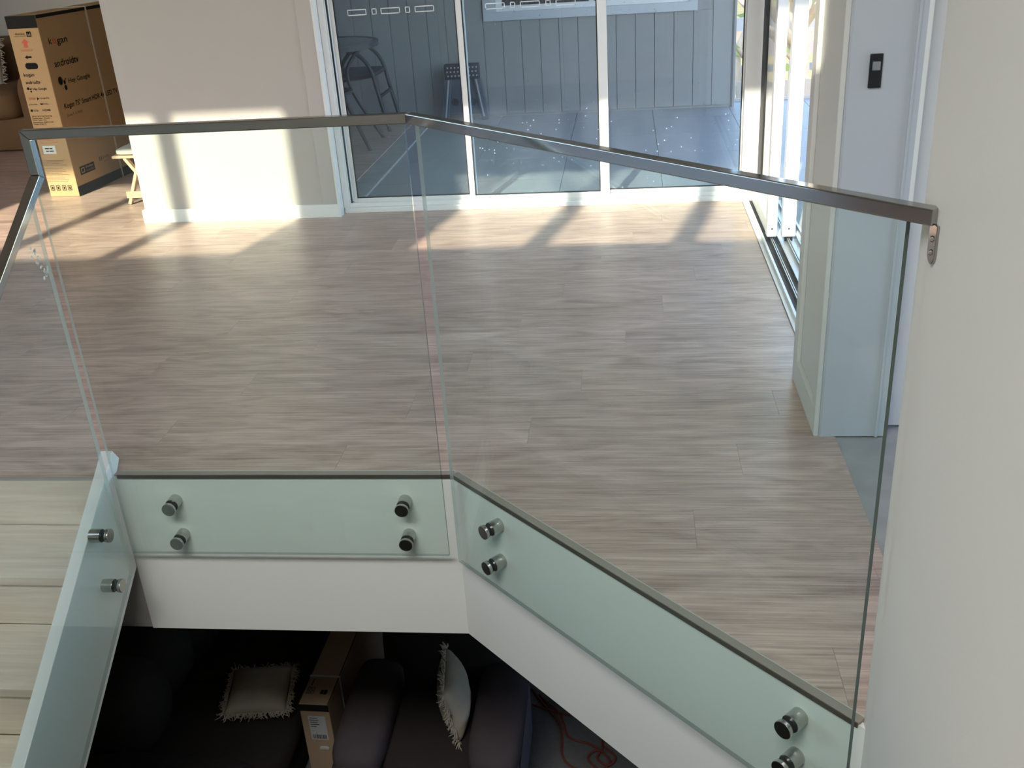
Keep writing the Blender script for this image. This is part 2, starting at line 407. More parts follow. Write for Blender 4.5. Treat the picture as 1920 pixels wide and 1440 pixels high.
# fascia boards, nosings
f1 = MB(); f1.box(-1.60, BX+0.004, YA-0.001, YA+0.012, FZ, -0.004)
struct(f1.build('trim_1', M['fascia']), 'white plasterboard fascia under the straight floor edge')
def diag(s, off, z):
    """point a distance s along the slanted edge from the corner, off towards the void"""
    return (BX + s/R2 - off/R2, YA - s/R2 - off/R2, z)
def diag_box(mb, s0, s1, o0, o1, z0, z1):
    P = [diag(s0, o0, 0), diag(s1, o0, 0), diag(s1, o1, 0), diag(s0, o1, 0)]
    poly = [(p[0], p[1]) for p in P]
    mb.prism(poly, z0, z1); return mb
f2 = MB(); diag_box(f2, 0.0, 1.395, 0.001, -0.012, FZ, -0.004)
struct(f2.build('trim_2', M['fascia']), 'white plasterboard fascia under the slanted floor edge')
t3 = MB(); t3.box(-1.585, BX+0.001, YA-0.004, YA+0.017, 0.0005, 0.0045)
n1 = struct(t3.build('trim_3', M['nosing'], bevel=0.0015), 'taupe edge nosing along the straight floor edge')
t3b = MB(); t3b.box(-1.585, BX-0.001, YA-0.0065, YA-0.0035, -0.009, 0.003); t3b.build('nosing_lip', M['nosing_dark'], n1)
t3c = MB(); t3c.box(-1.585, BX+0.001, YA+0.017, YA+0.0195, 0.0003, 0.005); t3c.build('nosing_highlight', M['nosing_highlight'], n1)
t4 = MB(); diag_box(t4, 0.0, 1.378, 0.004, -0.017, 0.0005, 0.0045)
n2 = struct(t4.build('trim_4', M['nosing'], bevel=0.0015), 'taupe edge nosing along the slanted floor edge')
t4b = MB(); diag_box(t4b, 0.0, 1.376, 0.0065, 0.0035, -0.009, 0.003); t4b.build('nosing_lip', M['nosing_dark'], n2)

t4c = MB(); diag_box(t4c, 0.0, 1.378, -0.017, -0.0195, 0.0003, 0.005); t4c.build('nosing_highlight', M['nosing_highlight'], n2)
# near right wall with rounded corner
WX, WY, WR = 0.456, 1.605, 0.035
poly = [(WX, -0.45)] 
arc = [(WX+WR-WR*math.cos(a), WY-WR+WR*math.sin(a)) for a in [math.pi/2*i/8 for i in range(9)]]
pts = [(0.585, -0.45)] + [(0.585, WY)] + arc[::-1] + [(WX, -0.45)]
wr = MB(); wr.prism(pts, LF, CE)
wro = struct(wr.build('wall_right', M['paint']), 'near white wall with rounded corner where the handrail ends')
# corridor beyond the near wall
shell('wall_corridor', [(1.75, 1.85, 1.46, 2.9, 0, 0.15), (1.75, 1.85, 1.46, 2.9, 1.9, CE), (1.75, 1.85, 1.46, 2.0, 0.15, 1.9), (1.75, 1.85, 2.74, 2.9, 0.15, 2.3), (0.585, 1.85, 1.46, 1.56, 0, CE), (0.76, 1.75, 2.80, 2.9, 2.1, CE), (0.86, 1.85, 2.9, 2.95, 0, CE)], M['paint_far'])
d3 = struct(empty('door_3', (0.76, 2.83, 0)), 'white door recessed beside the white pier')
b = MB(); b.box(0.0, 0.985, 0.0, 0.04, 0.008, 2.09); b.build('door_leaf', M['paint_far'], d3, bevel=0.002)
b = MB(); b.box(0.0, 0.012, -0.055, 0.0, 0, 2.1); b.build('door_frame', M['gloss_white'], d3)

# pier between the sliding door and the corridor
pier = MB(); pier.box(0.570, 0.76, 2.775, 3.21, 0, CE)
po = struct(pier.build('wall_pier', M['pier_blue_lit']), 'white pier carrying the black light switch')
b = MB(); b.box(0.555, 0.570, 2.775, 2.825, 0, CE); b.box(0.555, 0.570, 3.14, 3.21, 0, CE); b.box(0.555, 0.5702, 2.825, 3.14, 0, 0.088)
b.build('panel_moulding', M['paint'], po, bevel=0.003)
b = MB(); b.box(0.735, 0.742, 2.768, 2.776, 0, CE); b.box(0.576, 0.584, 2.773, 2.776, 0, CE); b.build('bead', M['pier_blue_lit'], po)
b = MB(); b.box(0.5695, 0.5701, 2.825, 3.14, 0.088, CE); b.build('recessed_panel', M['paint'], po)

# centre wall block left of the far door
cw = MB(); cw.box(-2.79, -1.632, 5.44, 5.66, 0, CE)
cwo = struct(cw.build('wall_centre', M['paint_shaded']), 'white wall between the far room and the sliding door')
b = MB(); b.box(-1.722, -1.634, 5.43, 5.4402, 0.076, CE); b.build('batten', M['paint_shaded'], cwo, bevel=0.002)
b = MB(); b.box(-2.805, -1.634, 5.428, 5.4402, 0, 0.076); b.box(-2.805, -2.79, 5.4402, 5.66, 0, 0.076)
struct(b.build('baseboard_centre', M['gloss_white'], bevel=0.002))
b = MB(); b.box(-1.636, -1.622, 5.425, 5.50, 0, 2.12); struct(b.build('trim_5', M['alu_white'], bevel=0.002), 'white reveal at the left of the far sliding door')

# outer walls
shell('wall_left', [(-7.1, -7.0, -0.45, 0.2, 0, CE), (-7.1, -7.0, 0.2, 4.4, 0, 0.35), (-7.1, -7.0, 0.2, 4.4, 2.4, CE), (-7.1, -7.0, 4.4, 9.1, 0, CE)], M['paint'])
b = MB(); b.box(-7.052, -7.048, 0.2, 4.4, 0.35, 2.4); struct(b.build('window_7', M['window_glass']))  # added unseen window, lets sky light in to brighten the left side
shell('wall_far', [(-7.0, -2.72, 9.0, 9.1, 0, CE)], M['paint_far'])
shell('wall_partition', [(-2.79, -2.72, 5.66, 9.0, 0, CE)], M['lower_wall'])  # unseen wall, coloured dark to cut light bouncing onto the carton
shell('wall_front', [(-1.632, 0.86, 5.5, 5.62, 2.12, CE)], M['paint'])
shell('wall_side', [(0.63, 0.86, 3.21, 5.5, 2.12, CE)], M['paint'])
shell('ceiling', [(-7.1, 2.6, -0.45, 9.1, CE, CE+0.1)], M['paint'])
# back wall with its row of high windows (sun comes in through these)
WB0, WB1 = -0.42, -0.38
panes = [(-5.33, -4.63), (-4.52, -3.91), (-3.80, -3.16), (-2.243, -1.658), (-1.547, -0.93), (-0.817, -0.204)]
ZL, ZH = 3.257, 4.29
bx = [(-7.1, 0.6, WB0, WB1, FZ, ZL), (-7.1, 0.6, WB0, WB1, ZH, CE)]
xs = [-7.1] + [v for p in panes for v in p] + [0.6]
for i in range(0, len(xs), 2): bx.append((xs[i], xs[i+1], WB0, WB1, ZL, ZH))
shell('wall_back', bx, M['paint'])
shell('wall_below_landing', [(0.585, 2.6, -0.45, 1.46, 0, 0.001)], M['paint_far'])
for i, (a, c) in enumerate(panes):
    b = MB(); b.box(a, c, -0.402, -0.398, ZL, ZH)
    struct(b.build('window_%d' % (i+1), M['window_glass']))

# lower room
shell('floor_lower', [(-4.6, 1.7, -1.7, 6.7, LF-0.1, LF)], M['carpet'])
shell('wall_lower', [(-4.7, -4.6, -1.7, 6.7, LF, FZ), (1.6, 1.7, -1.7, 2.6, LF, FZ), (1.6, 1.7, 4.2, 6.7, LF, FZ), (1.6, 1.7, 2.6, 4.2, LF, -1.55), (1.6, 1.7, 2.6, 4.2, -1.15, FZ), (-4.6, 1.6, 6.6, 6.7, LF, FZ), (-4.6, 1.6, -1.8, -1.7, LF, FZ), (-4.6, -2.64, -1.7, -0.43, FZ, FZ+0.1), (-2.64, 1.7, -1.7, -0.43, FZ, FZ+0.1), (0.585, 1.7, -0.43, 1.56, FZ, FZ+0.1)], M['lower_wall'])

# ------------------------------------------------------------------ staircase
st = empty('staircase', (-2.1, YA, 0))
tag(st, 'pale unfinished timber stairs going down beside the sloping glass panel', 'staircase')
RI, GO = 0.1825, 0.267
def loc(o, p): 
    o.matrix_parent_inverse = Matrix.Translation(-Vector(p)); return o
stp = (-2.1, YA, 0)
for i in range(14):
    z1 = -i*RI; yb = YA - i*GO
    b = MB(); b.box(-2.62, -1.632, yb-0.001, yb+0.018, z1-RI, z1-(0.02 if i == 0 else 0.032)); loc(b.build('riser', M['pine'], st), stp)
    if i < 13:
        z = z1 - RI
        b = MB(); b.box(-2.62, -1.632, yb-GO-0.014, yb-0.0015, z-0.032, z); loc(b.build('tread', M['pine'], st, bevel=0.004), stp)
# stringer (sloping board the stair glass is fixed to)
sl = RI/GO
def str_z(y): return 0.035 + sl*(y-2.52)
poly = [(-0.9, str_z(-0.9)), (2.528, str_z(2.528)), (2.572, 0.072), (2.60, 0.030), (2.56, -0.01), (2.54, -0.34), (-0.9, str_z(-0.9)-0.36)]
b = MB()
A = [b.bm.verts.new((-1.636, y, z)) for y, z in poly]; B = [b.bm.verts.new((-1.598, y, z)) for y, z in poly]
b.bm.faces.new(A); b.bm.faces.new(B[::-1])
for i in range(len(poly)):
    j = (i+1) % len(poly); b.bm.faces.new([A[i], A[j], B[j], B[i]])
loc(b.build('stringer', M['gloss_white'], st, bevel=0.002), stp)

# ------------------------------------------------------------------ glass balustrade
def glass_panel(name, poly3, nrm, label, pins, base_off):
    """poly3: corners (front face), nrm: outward normal towards the void"""
    nrm = Vector(nrm).normalized(); T = 0.012
    P = [Vector(p) for p in poly3]
    b = MB()
    F = [b.bm.verts.new(p) for p in P]; K = [b.bm.verts.new(p - nrm*T) for p in P]
    f = b.bm.faces.new(F); f.material_index = 0; f = b.bm.faces.new(K[::-1]); f.material_index = 0
    for i in range(len(P)):
        j = (i+1) % len(P); f = b.bm.faces.new([F[i], K[i], K[j], F[j]]); f.material_index = 1
    o = b.build(name, [M['panel_glass'], M['glass_edge']])
    tag(o, label, 'glass panel', 'frameless glass balustrade panels')
    for p in pins:
        p = Vector(p)      # point on the front face
        g = MB(); g.cyl(p - nrm*(T+0.0012), p - nrm*(base_off), 0.0205, n=28)
        pin = g.build('standoff', M['brushed'], o, bevel=0.0008, smooth=False)
        g = MB(); g.cyl(p + nrm*0.0002, p + nrm*0.0035, 0.0195, n=28); g.cyl(p - nrm*(T+0.0002), p - nrm*(T+0.0012), 0.0195, n=28); g.build('gasket', M['rubber'], pin)
        g = MB(); g.cyl(p + nrm*0.0035, p + nrm*0.0135, 0.0210, n=32); g.build('cap', M['brushed'], pin, bevel=0.0014)
    return o
YG = YA - 0.05
glass_panel('glass_panel', [(-1.572, YG, -0.257), (-0.5535, YG, -0.257), (-0.5535, YG, 1.0455), (-1.572, YG, 1.0455)], (0, -1, 0),
            'middle clear glass panel, parallel to the far sliding door',
            [(-1.412, YG, -0.088), (-1.412, YG, -0.213), (-0.682, YG, -0.088), (-0.682, YG, -0.210)], 0.0495)
def dg(s, z): return diag(s, 0.05, z)
sL = (-0.521 - BX + 0.05/R2)*R2; sR = (0.419 - BX + 0.05/R2)*R2
s1 = (-0.416 - BX + 0.05/R2 + 0.007)*R2; s2 = (0.309 - BX + 0.05/R2 + 0.007)*R2
glass_panel('glass_panel', [dg(sL, -0.257), dg(sR, -0.257), dg(sR, 1.0455), dg(sL, 1.0455)], (-1, -1, 0),
            'right clear glass panel set at an angle towards the near white wall',
            [dg(s1, -0.073), dg(s1, -0.195), dg(s2, -0.073), dg(s2, -0.185)], 0.0495)
XG = -1.550
def g1z(y): return -0.29 + sl*(y-2.42)
def r1z(y): return 0.945 + 0.695*(y-2.5)
glass_panel('glass_panel', [(XG, 0.55, g1z(0.55)), (XG, 2.435, -0.285), (XG, 2.435, r1z(2.435)-0.012), (XG, 0.55, r1z(0.55)-0.012)], (1, 0, 0),
            'left glass panel sloping down along the timber stairs',
            [(XG, 2.352, -0.094), (XG, 2.345, -0.270), (XG, 1.05, -0.98), (XG, 1.05, -1.12)], 0.0480)

rnd = random.Random(12); b = MB()
gl1 = [o for o in bpy.data.objects if o.name.startswith('glass_panel')][-1]
for k in range(34):
    t = rnd.random(); cy = 2.372+0.045*t+rnd.gauss(0, 0.008); cz = 0.775-0.075*t+rnd.gauss(0, 0.010); r_ = rnd.uniform(0.002, 0.006)
    n_ = rnd.randint(3, 5); a0 = rnd.uniform(0, 6)
    b.bm.faces.new([b.bm.verts.new((XG+0.0008, cy+r_*math.cos(a0+6.283*i/n_), cz+r_*math.sin(a0+6.283*i/n_))) for i in range(n_)])
sr_ = b.build('sticker_residue', M['white_label'], gl1); sr_['kind'] = 'stuff'; sr_['label'] = 'torn white sticker residue'

# handrail: one mitred bright stainless tube
hr = empty('handrail', (-0.54, 2.501, 1.05))
tag(hr, 'polished stainless handrail capping the three glass panels and ending on the near wall', 'handrail')
hp = (-0.54, 2.501, 1.05)
def sweep(name, pts, w, h, caps_dir=None):
    P = [Vector(p) for p in pts]; b = MB(); rings = []
    for i, p in enumerate(P):
        d0 = (P[i]-P[i-1]).normalized() if i else None
        d1 = (P[i+1]-P[i]).normalized() if i < len(P)-1 else None
        rings.append((p, d0, d1))
    def frame(d):
        up = Vector((0, 0, 1))
        if abs(d.z) > 0.95: up = Vector((0, -1, 0)) if False else Vector((1, 0, 0))
        sx = d.cross(up).normalized(); return sx, sx.cross(d).normalized()
    # build each straight length as its own closed box cut on the mitre plane
    out = []
    for i in range(len(P)-1):
        d = (P[i+1]-P[i]).normalized(); sx, sz = frame(d)
        def cut(k, dprev, dnext):
            n = (dprev + dnext).normalized() if dprev is not None and dnext is not None else (dprev or dnext)
            vs = []
            for a, c in ((-1, -1), (1, -1), (1, 1), (-1, 1)):
                q = P[k] + sx*a*w/2 + sz*c*h/2
                t = (P[k]-q).dot(n)/d.dot(n); vs.append(q + d*t)
            return vs
        A = cut(i, (P[i]-P[i-1]).normalized() if i else None, d)
        B = cut(i+1, d, (P[i+2]-P[i+1]).normalized() if i < len(P)-2 else None)
        b = MB(); a = [b.bm.verts.new(v) for v in A]; c = [b.bm.verts.new(v) for v in B]
        b.bm.faces.new(a[::-1]); b.bm.faces.new(c)
        for k in range(4): b.bm.faces.new([a[k], a[(k+1) % 4], c[(k+1) % 4], c[k]])
        out.append(loc(b.build(name, M['chrome'], hr, bevel=0.0025, seg=3), hp))
    return out
RZ = 1.057; RD = 1.958
sweep('rail', [(-1.559, 0.50, r1z(0.50)), (-1.562, 2.501, 0.945), (-1.562, 2.501, RZ), (-0.541, 2.501, RZ), (WX, RD-WX, RZ)], 0.027, 0.025)
# wall flange with two screws
b = MB(); yc = RD-WX
b.prism([(0, -0.030), (0.0, 0.030), (0.004, 0.030), (0.004, -0.030)], 0, 0.001)
b.bm.free(); b = MB()
prof = [(-0.018, -0.010), (-0.018, -0.055)] + [(-0.018*math.cos(a), -0.055-0.018*math.sin(a)) for a in [math.pi*i/10 for i in range(1, 10)]] + [(0.018, -0.055), (0.018, -0.010)]
A = [b.bm.verts.new((WX-0.0045, yc+u, RZ+v)) for u, v in prof]; B = [b.bm.verts.new((WX-0.0002, yc+u, RZ+v)) for u, v in prof]
b.bm.faces.new(A); b.bm.faces.new(B[::-1])
for i in range(len(prof)):
    j = (i+1) % len(prof); b.bm.faces.new([A[i], A[j], B[j], B[i]])
fo = loc(b.build('wall_flange', M['chrome'], hr, bevel=0.001), hp)
for dz in (-0.034, -0.055):
    b = MB(); b.cyl((WX-0.0045, yc, RZ+dz), (WX-0.0075, yc, RZ+dz), 0.0055, 0.0035, n=14); b.build('screw', M['brushed'], fo)

# ------------------------------------------------------------------ far sliding door (door_1)
d1 = struct(empty('door_1', (-0.5, 5.53, 0)), 'white framed three-panel sliding glass door on the far side')
dp = (-0.5, 5.53, 0)
DX0, DX1, DH = -1.622, 0.613, 2.12
b = MB(); b.box(DX0, DX1+0.09, 5.505, 5.62, 0.0, 0.030); loc(b.build('sill', M['alu_white'], d1, bevel=0.003), dp)
b = MB()
for y in (5.530, 5.552, 5.575): b.box(DX0, DX1, y, y+0.006, 0.030, 0.052)
loc(b.build('track', M['alu_white'], d1), dp)
b = MB(); b.box(DX0, -1.590, 5.50, 5.62, 0.03, DH); b.box(-1.590, -1.584, 5.515, 5.53, 0.03, DH); b.box(-1.590, -1.584, 5.545, 5.56, 0.03, DH); b.box(DX0, DX1+0.09, 5.50, 5.62, DH-0.05, DH)
loc(b.build('frame', M['alu_white'], d1, bevel=0.002), dp)
b = MB(); b.box(-1.5895, -1.578, 5.531, 5.544, 0.04, DH-0.06); loc(b.build('seal', M['rubber'], d1), dp)
def slider(x0, x1, y, sl_w, sr_w, rail):
    e = MB(); e.box(x0, x0+sl_w, y, y+0.03, 0.04, DH-0.05); e.box(x1-sr_w, x1, y, y+0.03, 0.04, DH-0.05)
    e.box(x0+sl_w, x1-sr_w, y, y+0.03, 0.04, 0.04+rail); e.box(x0+sl_w, x1-sr_w, y, y+0.03, DH-0.11, DH-0.05)
    pn = loc(e.build('sliding_panel', M['alu_white'], d1, bevel=0.002), dp)
    g = MB(); g.box(x0+sl_w-0.004, x1-sr_w+0.004, y+0.012, y+0.018, 0.04+rail-0.004, DH-0.106); g.build('pane', M['door_glass'], pn)
    s = MB(); k = 0.006
    s.box(x0+sl_w, x0+sl_w+k, y+0.006, y+0.012, 0.04+rail, DH-0.11); s.box(x1-sr_w-k, x1-sr_w, y+0.006, y+0.012, 0.04+rail, DH-0.11); s.box(x0+sl_w, x1-sr_w, y+0.006, y+0.012, 0.04+rail, 0.04+rail+k)
    s.build('pane_seal', M['rubber'], pn)
    return pn
pA = slider(-1.575, -0.851, 5.555, 0.022, 0.043, 0.032)
pB = slider(-0.885, -0.100, 5.525, 0.026, 0.050, 0.032)
pC = slider(-0.135, 0.613, 5.555, 0.030, 0.003, 0.032)
def marking(pn, xs, y, z0, z1):
    m_ = MB(); t = 0.0045
    for (a, c) in xs:
        m_.box(a, c, y, y+0.001, z0, z0+t); m_.box(a, c, y, y+0.001, z1-t, z1); m_.box(a, a+t, y, y+0.001, z0, z1); m_.box(c-t, c, y, y+0.001, z0, z1)
    m_.build('safety_marking', M['white_plastic'], pn)
marking(pA, [(-1.480, -1.376), (-1.347, -1.320), (-1.298, -1.193), (-1.165, -1.138), (-1.113, -1.009)], 5.5655, 1.062, 1.093)
marking(pB, [(-0.732, -0.628), (-0.600, -0.573), (-0.548, -0.444), (-0.415, -0.388), (-0.362, -0.258)], 5.5355, 1.058, 1.089)
marking(pC, [(0.015, 0.118), (0.146, 0.173), (0.198, 0.302)], 5.5655, 1.08, 1.11)
# corner post with latch
b = MB(); b.box(0.613, 0.701, 5.48, 5.57, 0.0, DH); cp = loc(b.build('corner_post', M['alu_white'], d1, bevel=0.003), dp)
b = MB(); b.box(0.7015, 0.722, 5.485, 5.56, 0.03, DH); b.build('gap_seal', M['rubber'], cp)
b = MB(); b.box(0.634, 0.664, 5.468, 5.4802, 1.128, 1.32); b.box(0.637, 0.643, 5.460, 5.475, 1.108, 1.14); b.box(0.647, 0.653, 5.460, 5.475, 1.098, 1.14); b.box(0.657, 0.662, 5.460, 5.475, 1.112, 1.14); b.build('latch', M['black_metal'], cp, bevel=0.003)

# ------------------------------------------------------------------ right sliding door (door_2), stacked open
d2 = struct(empty('door_2', (0.72, 4.4, 0)), 'white framed sliding glass door on the right, pushed open')
dq = (0.72, 4.4, 0)
b = MB(); b.box(0.622, 0.640, 3.21, 5.48, 0.0, 0.006); b.box(0.640, 0.85, 3.21, 5.48, 0.0, 0.004); b.box(0.640, 0.650, 3.21, 5.48, 0.004, 0.022); loc(b.build('sill', M['alu_white'], d2), dq)
b = MB()
for x in (0.676, 0.684, 0.712, 0.752, 0.760, 0.800, 0.83): b.box(x, x+0.004, 3.21, 5.48, 0.004, 0.022)
loc(b.build('track', M['track'], d2), dq)
b = MB(); b.box(0.6505, 0.675, 3.21, 5.48, 0.004, 0.006); b.box(0.690, 0.711, 3.21, 5.48, 0.004, 0.006); loc(b.build('track_channel', M['rubber'], d2), dq)
b = MB(); b.box(0.60, 0.63, 3.2102, 3.30, 0, DH); b.box(0.63, 0.86, 3.2102, 3.235, 0.022, DH); b.box(0.64, 0.85, 3.21, 5.48, DH-0.05, DH); b.box(0.829, 0.848, 4.70, 4.735, 0.02, DH-0.05)
loc(b.build('frame', M['alu_white'], d2, bevel=0.002), dq)
def slider2(x0, x1, y0, y1, pane=True):
    e = MB(); e.box(x0, x1, y0, y0+0.055, 0.026, DH-0.05)
    if pane:
        e.box(x0+0.004, x1-0.004, y0+0.055, y1-0.02, 0.026, 0.09); e.box(x0+0.004, x1-0.004, y0+0.055, y1-0.02, DH-0.11, DH-0.05)
    pn = loc(e.build('sliding_panel', M['alu_white'], d2, bevel=0.002), dq)
    xm = (x0+x1)/2
    if pane:
        g = MB(); g.box(0.699, 0.704, y0+0.05, y1-0.14, 0.086, DH-0.106); g.build('pane', M['window_glass'], pn)
        g = MB(); g.box(0.694, 0.706, y1-0.14, y1, 0.026, DH-0.05); g.build('interlock', M['rubber'], pn)
    g = MB(); g.cyl((xm, y0-0.0015, 0.066), (xm, y0+0.001, 0.066), 0.0055, n=12); g.build('screw', M['track'], pn)
    g = MB(); g.box(x0+0.012, x1-0.012, y0-0.001, y0+0.01, 0.006, 0.026); g.build('roller_guide', M['rubber'], pn)
    return pn
slider2(0.660, 0.706, 4.742, 5.47)
slider2(0.730, 0.792, 4.735, 5.47, pane=False)

# ------------------------------------------------------------------ light switch
sw = empty('light_switch', (0.641, 2.7745, 1.077))
tag(sw, 'slim black wall switch plate with silver rocker on the white pier', 'light switch')
b = MB(); b.box(-0.0165, 0.0165, -0.007, 0.0005, -0.043, 0.043); b.build('plate', M['switch_black'], sw, bevel=0.002)
b = MB(); b.box(-0.010, 0.010, -0.011, -0.006, 0.002, 0.024); b.build('rocker', M['switch_grey'], sw, bevel=0.0015)

# ------------------------------------------------------------------ porch beyond the far door
pfl = MB(); pfl.box(-2.72, 2.4, 5.622, 8.70, -0.16, -0.030)
pfo = struct(pfl.build('floor_porch', M['grout']))
TS = 0.6167
tm = MB(); tm.box(0.002, TS-0.002, 0.002, TS-0.002, -0.030, -0.020); tme = bpy.data.meshes.new('tile'); tm.bm.to_mesh(tme); tm.bm.free(); tme.materials.append(M['tile'])
for i in range(-4, 4):
    for j in range(5):
        o = bpy.data.objects.new('tile', tme); COL.objects.link(o); o.parent = pfo
        o.location = (-0.41 + i*TS + (0 if i < 3 else 0), 5.622 + j*TS, 0)
        if i == -4: o.location.x = -0.41 - 3*TS - 0.4*TS; o.scale.x = 0.4
YO = 8.46
vw = MB(); vw.box(-2.72, 0.86, YO+0.012, YO+0.10, -0.02, 0.735); vw.box(-2.72, -1.03, YO+0.012, YO+0.10, 0.735, 2.7); vw.box(0.495, 0.86, YO+0.012, YO+0.10, 0.735, 2.7); vw.box(-1.03, 0.495, YO+0.012, YO+0.10, 1.9, 2.7)
vwo = struct(vw.build('wall_porch', M['cladding']))
x = -0.8417 - 0.1523*13
while x < 0.85:
    a, c = max(x, -2.72)+0.0022, min(x+0.1523, 0.86)-0.0022
    if c - a > 0.02:
        z0, z1 = 0.0, 2.7
        segs = [(z0, z1)]
        if c > -1.138 and a < 0.56: segs = [(z0, 0.735), (1.95, z1)]
        b = MB()
        for q in segs: b.box(a, c, YO, YO+0.0122, *q)
        b.build('board', M['cladding'], vwo, bevel=0.0015)
    x += 0.1523
b = MB(); b.box(0.845, 0.864, YO-0.012, YO+0.10, -0.02, 2.7); b.build('corner_board', M['cladding'], vwo, bevel=0.002)
w6 = struct(empty('window_8', (-0.29, YO, 0.77)), 'pale blue grey framed window in the porch wall')
wp = (-0.29, YO, 0.77)
b = MB(); b.box(-1.138, 0.56, YO-0.020, YO+0.012, 0.735, 0.803); b.box(-1.138, -1.03, YO-0.020, YO+0.012, 0.803, 1.95); b.box(0.495, 0.56, YO-0.020, YO+0.012, 0.803, 1.95); b.box(-1.138, 0.56, YO-0.020, YO+0.012, 1.9, 1.95)
loc(b.build('architrave', M['cladding_trim'], w6, bevel=0.002), wp)
b = MB(); b.box(-1.03, 0.495, YO+0.0, YO+0.03, 0.803, 0.845); b.box(-1.03, -0.985, YO, YO+0.03, 0.845, 1.9); b.box(0.455, 0.495, YO, YO+0.03, 0.845, 1.9); b.box(-0.29, -0.25, YO+0.004, YO+0.03, 0.845, 1.9)
loc(b.build('sash', M['alu_white'], w6, bevel=0.002), wp)
b = MB(); b.box(-0.985, 0.455, YO+0.014, YO+0.018, 0.845, 1.9); loc(b.build('pane', M['window_glass'], w6), wp)
b = MB()
for i in range(36):
    xx = -1.0 + i*0.041; b.cyl((xx, YO+0.075, 0.80), (xx, YO+0.075, 1.9), 0.024, n=8)
loc(b.build('curtain', M['curtain'], w6, smooth=True), wp)
shell('ceiling_porch', [(-2.8, 1.15, 5.622, 8.6, 2.7, 2.78)], M['cladding'])

# ------------------------------------------------------------------ porch furniture
tb = empty('patio_table', (-2.24, 7.45, -0.02))
tag(tb, 'round grey topped outdoor table with black curved legs, seen through the left door panel', 'table')
b = MB(); n = 40; TR = 0.45
b.cyl((0, 0, 0.742), (0, 0, 0.752), TR-0.02, n=n); b.build('table_top', M['table_glass'], tb)
b = MB()
ring = [(TR*math.cos(2*math.pi*i/n), TR*math.sin(2*math.pi*i/n)) for i in range(n)]
inn = [((TR-0.021)*math.cos(2*math.pi*i/n), (TR-0.021)*math.sin(2*math.pi*i/n)) for i in range(n)]
def ringband(b, o_, i_, z0, z1):
    a = [b.bm.verts.new((*p, z0)) for p in o_]; c = [b.bm.verts.new((*p, z1)) for p in o_]
    d = [b.bm.verts.new((*p, z0)) for p in i_]; e = [b.bm.verts.new((*p, z1)) for p in i_]
    m = len(o_)
    for i in range(m):
        j = (i+1) % m
        b.bm.faces.new([a[i], a[j], c[j], c[i]]); b.bm.faces.new([c[i], c[j], e[j], e[i]]); b.bm.faces.new([e[i], e[j], d[j], d[i]]); b.bm.faces.new([d[i], d[j], a[j], a[i]])
ringband(b, ring, inn, 0.722, 0.756); b.build('rim', M['black_metal'], tb)
for a in (-32, 32, 148, 212):
    ca, sa = math.cos(math.radians(a)), math.sin(math.radians(a))
    b = MB(); b.tube([(0.42*ca*0.9, 0.42*sa*0.9, 0.735), (0.25*ca, 0.25*sa, 0.62), (0.20*ca, 0.20*sa, 0.50), (0.27*ca, 0.27*sa, 0.30), (0.44*ca, 0.44*sa, 0.008)], 0.014, n=8)
    b.build('leg', M['black_metal'], tb, smooth=True)
b = MB(); ringband(b, [(0.225*math.cos(2*math.pi*i/24), 0.225*math.sin(2*math.pi*i/24)) for i in range(24)], [(0.20*math.cos(2*math.pi*i/24), 0.20*math.sin(2*math.pi*i/24)) for i in range(24)], 0.40, 0.415)
b.bar((-0.2, 0, 0.41), (0.2, 0, 0.41), 0.02); b.bar((0, -0.2, 0.41), (0, 0.2, 0.41), 0.02); b.build('brace_ring', M['black_metal'], tb)

ch = empty('patio_chair', (-2.1, 8.1, -0.02))
tag(ch, 'black tubular outdoor armchair with sling seat behind the round table', 'chair')
cp0 = (-2.1, 8.1, -0.02)
for y in (7.90, 8.33):
    b = MB(); b.tube([(-2.46, y, 0.60), (-2.30, y, 0.645), (-2.146, y, 0.625), (-2.04, y, 0.575), (-1.972, y, 0.475), (-1.943, y, 0.336), (-1.903, y, 0.146), (-1.869, y, -0.012)], 0.0145, n=10)
    loc(b.build('arm', M['black_metal'], ch, smooth=True), cp0)
    b = MB(); b.tube([(-2.60, y, 0.86), (-2.50, y, 0.70), (-2.44, y, 0.44), (-2.42, y, 0.2), (-2.46, y, -0.012)], 0.0135, n=10); loc(b.build('leg', M['black_metal'], ch, smooth=True), cp0)
    b = MB(); b.tube([(-2.44, y, 0.41), (-2.2, y, 0.405), (-1.955, y, 0.43)], 0.012, n=8); loc(b.build('seat_rail', M['black_metal'], ch, smooth=True), cp0)
b = MB(); b.puff((-2.19, 8.115, 0.435), (0.50, 0.42, 0.045), 0.4, 0.3); loc(b.build('seat', M['mesh_seat'], ch, smooth=True), cp0)
b = MB(); b.puff((0, 0, 0), (0.03, 0.40, 0.46), 0.4, 0.3, mat=Matrix.Rotation(math.radians(-17), 3, 'Y')); bo = b.build('backrest', M['mesh_seat'], ch, smooth=True); loc(bo, cp0); bo.location = (-2.53, 8.115, 0.66)
b = MB(); b.tube([(-2.605, 7.895, 0.86), (-2.625, 8.0, 0.885), (-2.625, 8.23, 0.885), (-2.605, 8.335, 0.86)], 0.0135, n=8); loc(b.build('top_rail', M['black_metal'], ch, smooth=True), cp0)
b = MB(); b.bar((-1.924, 7.90, 0.27), (-1.924, 8.33, 0.27), 0.02); loc(b.build('stretcher', M['black_metal'], ch), cp0)

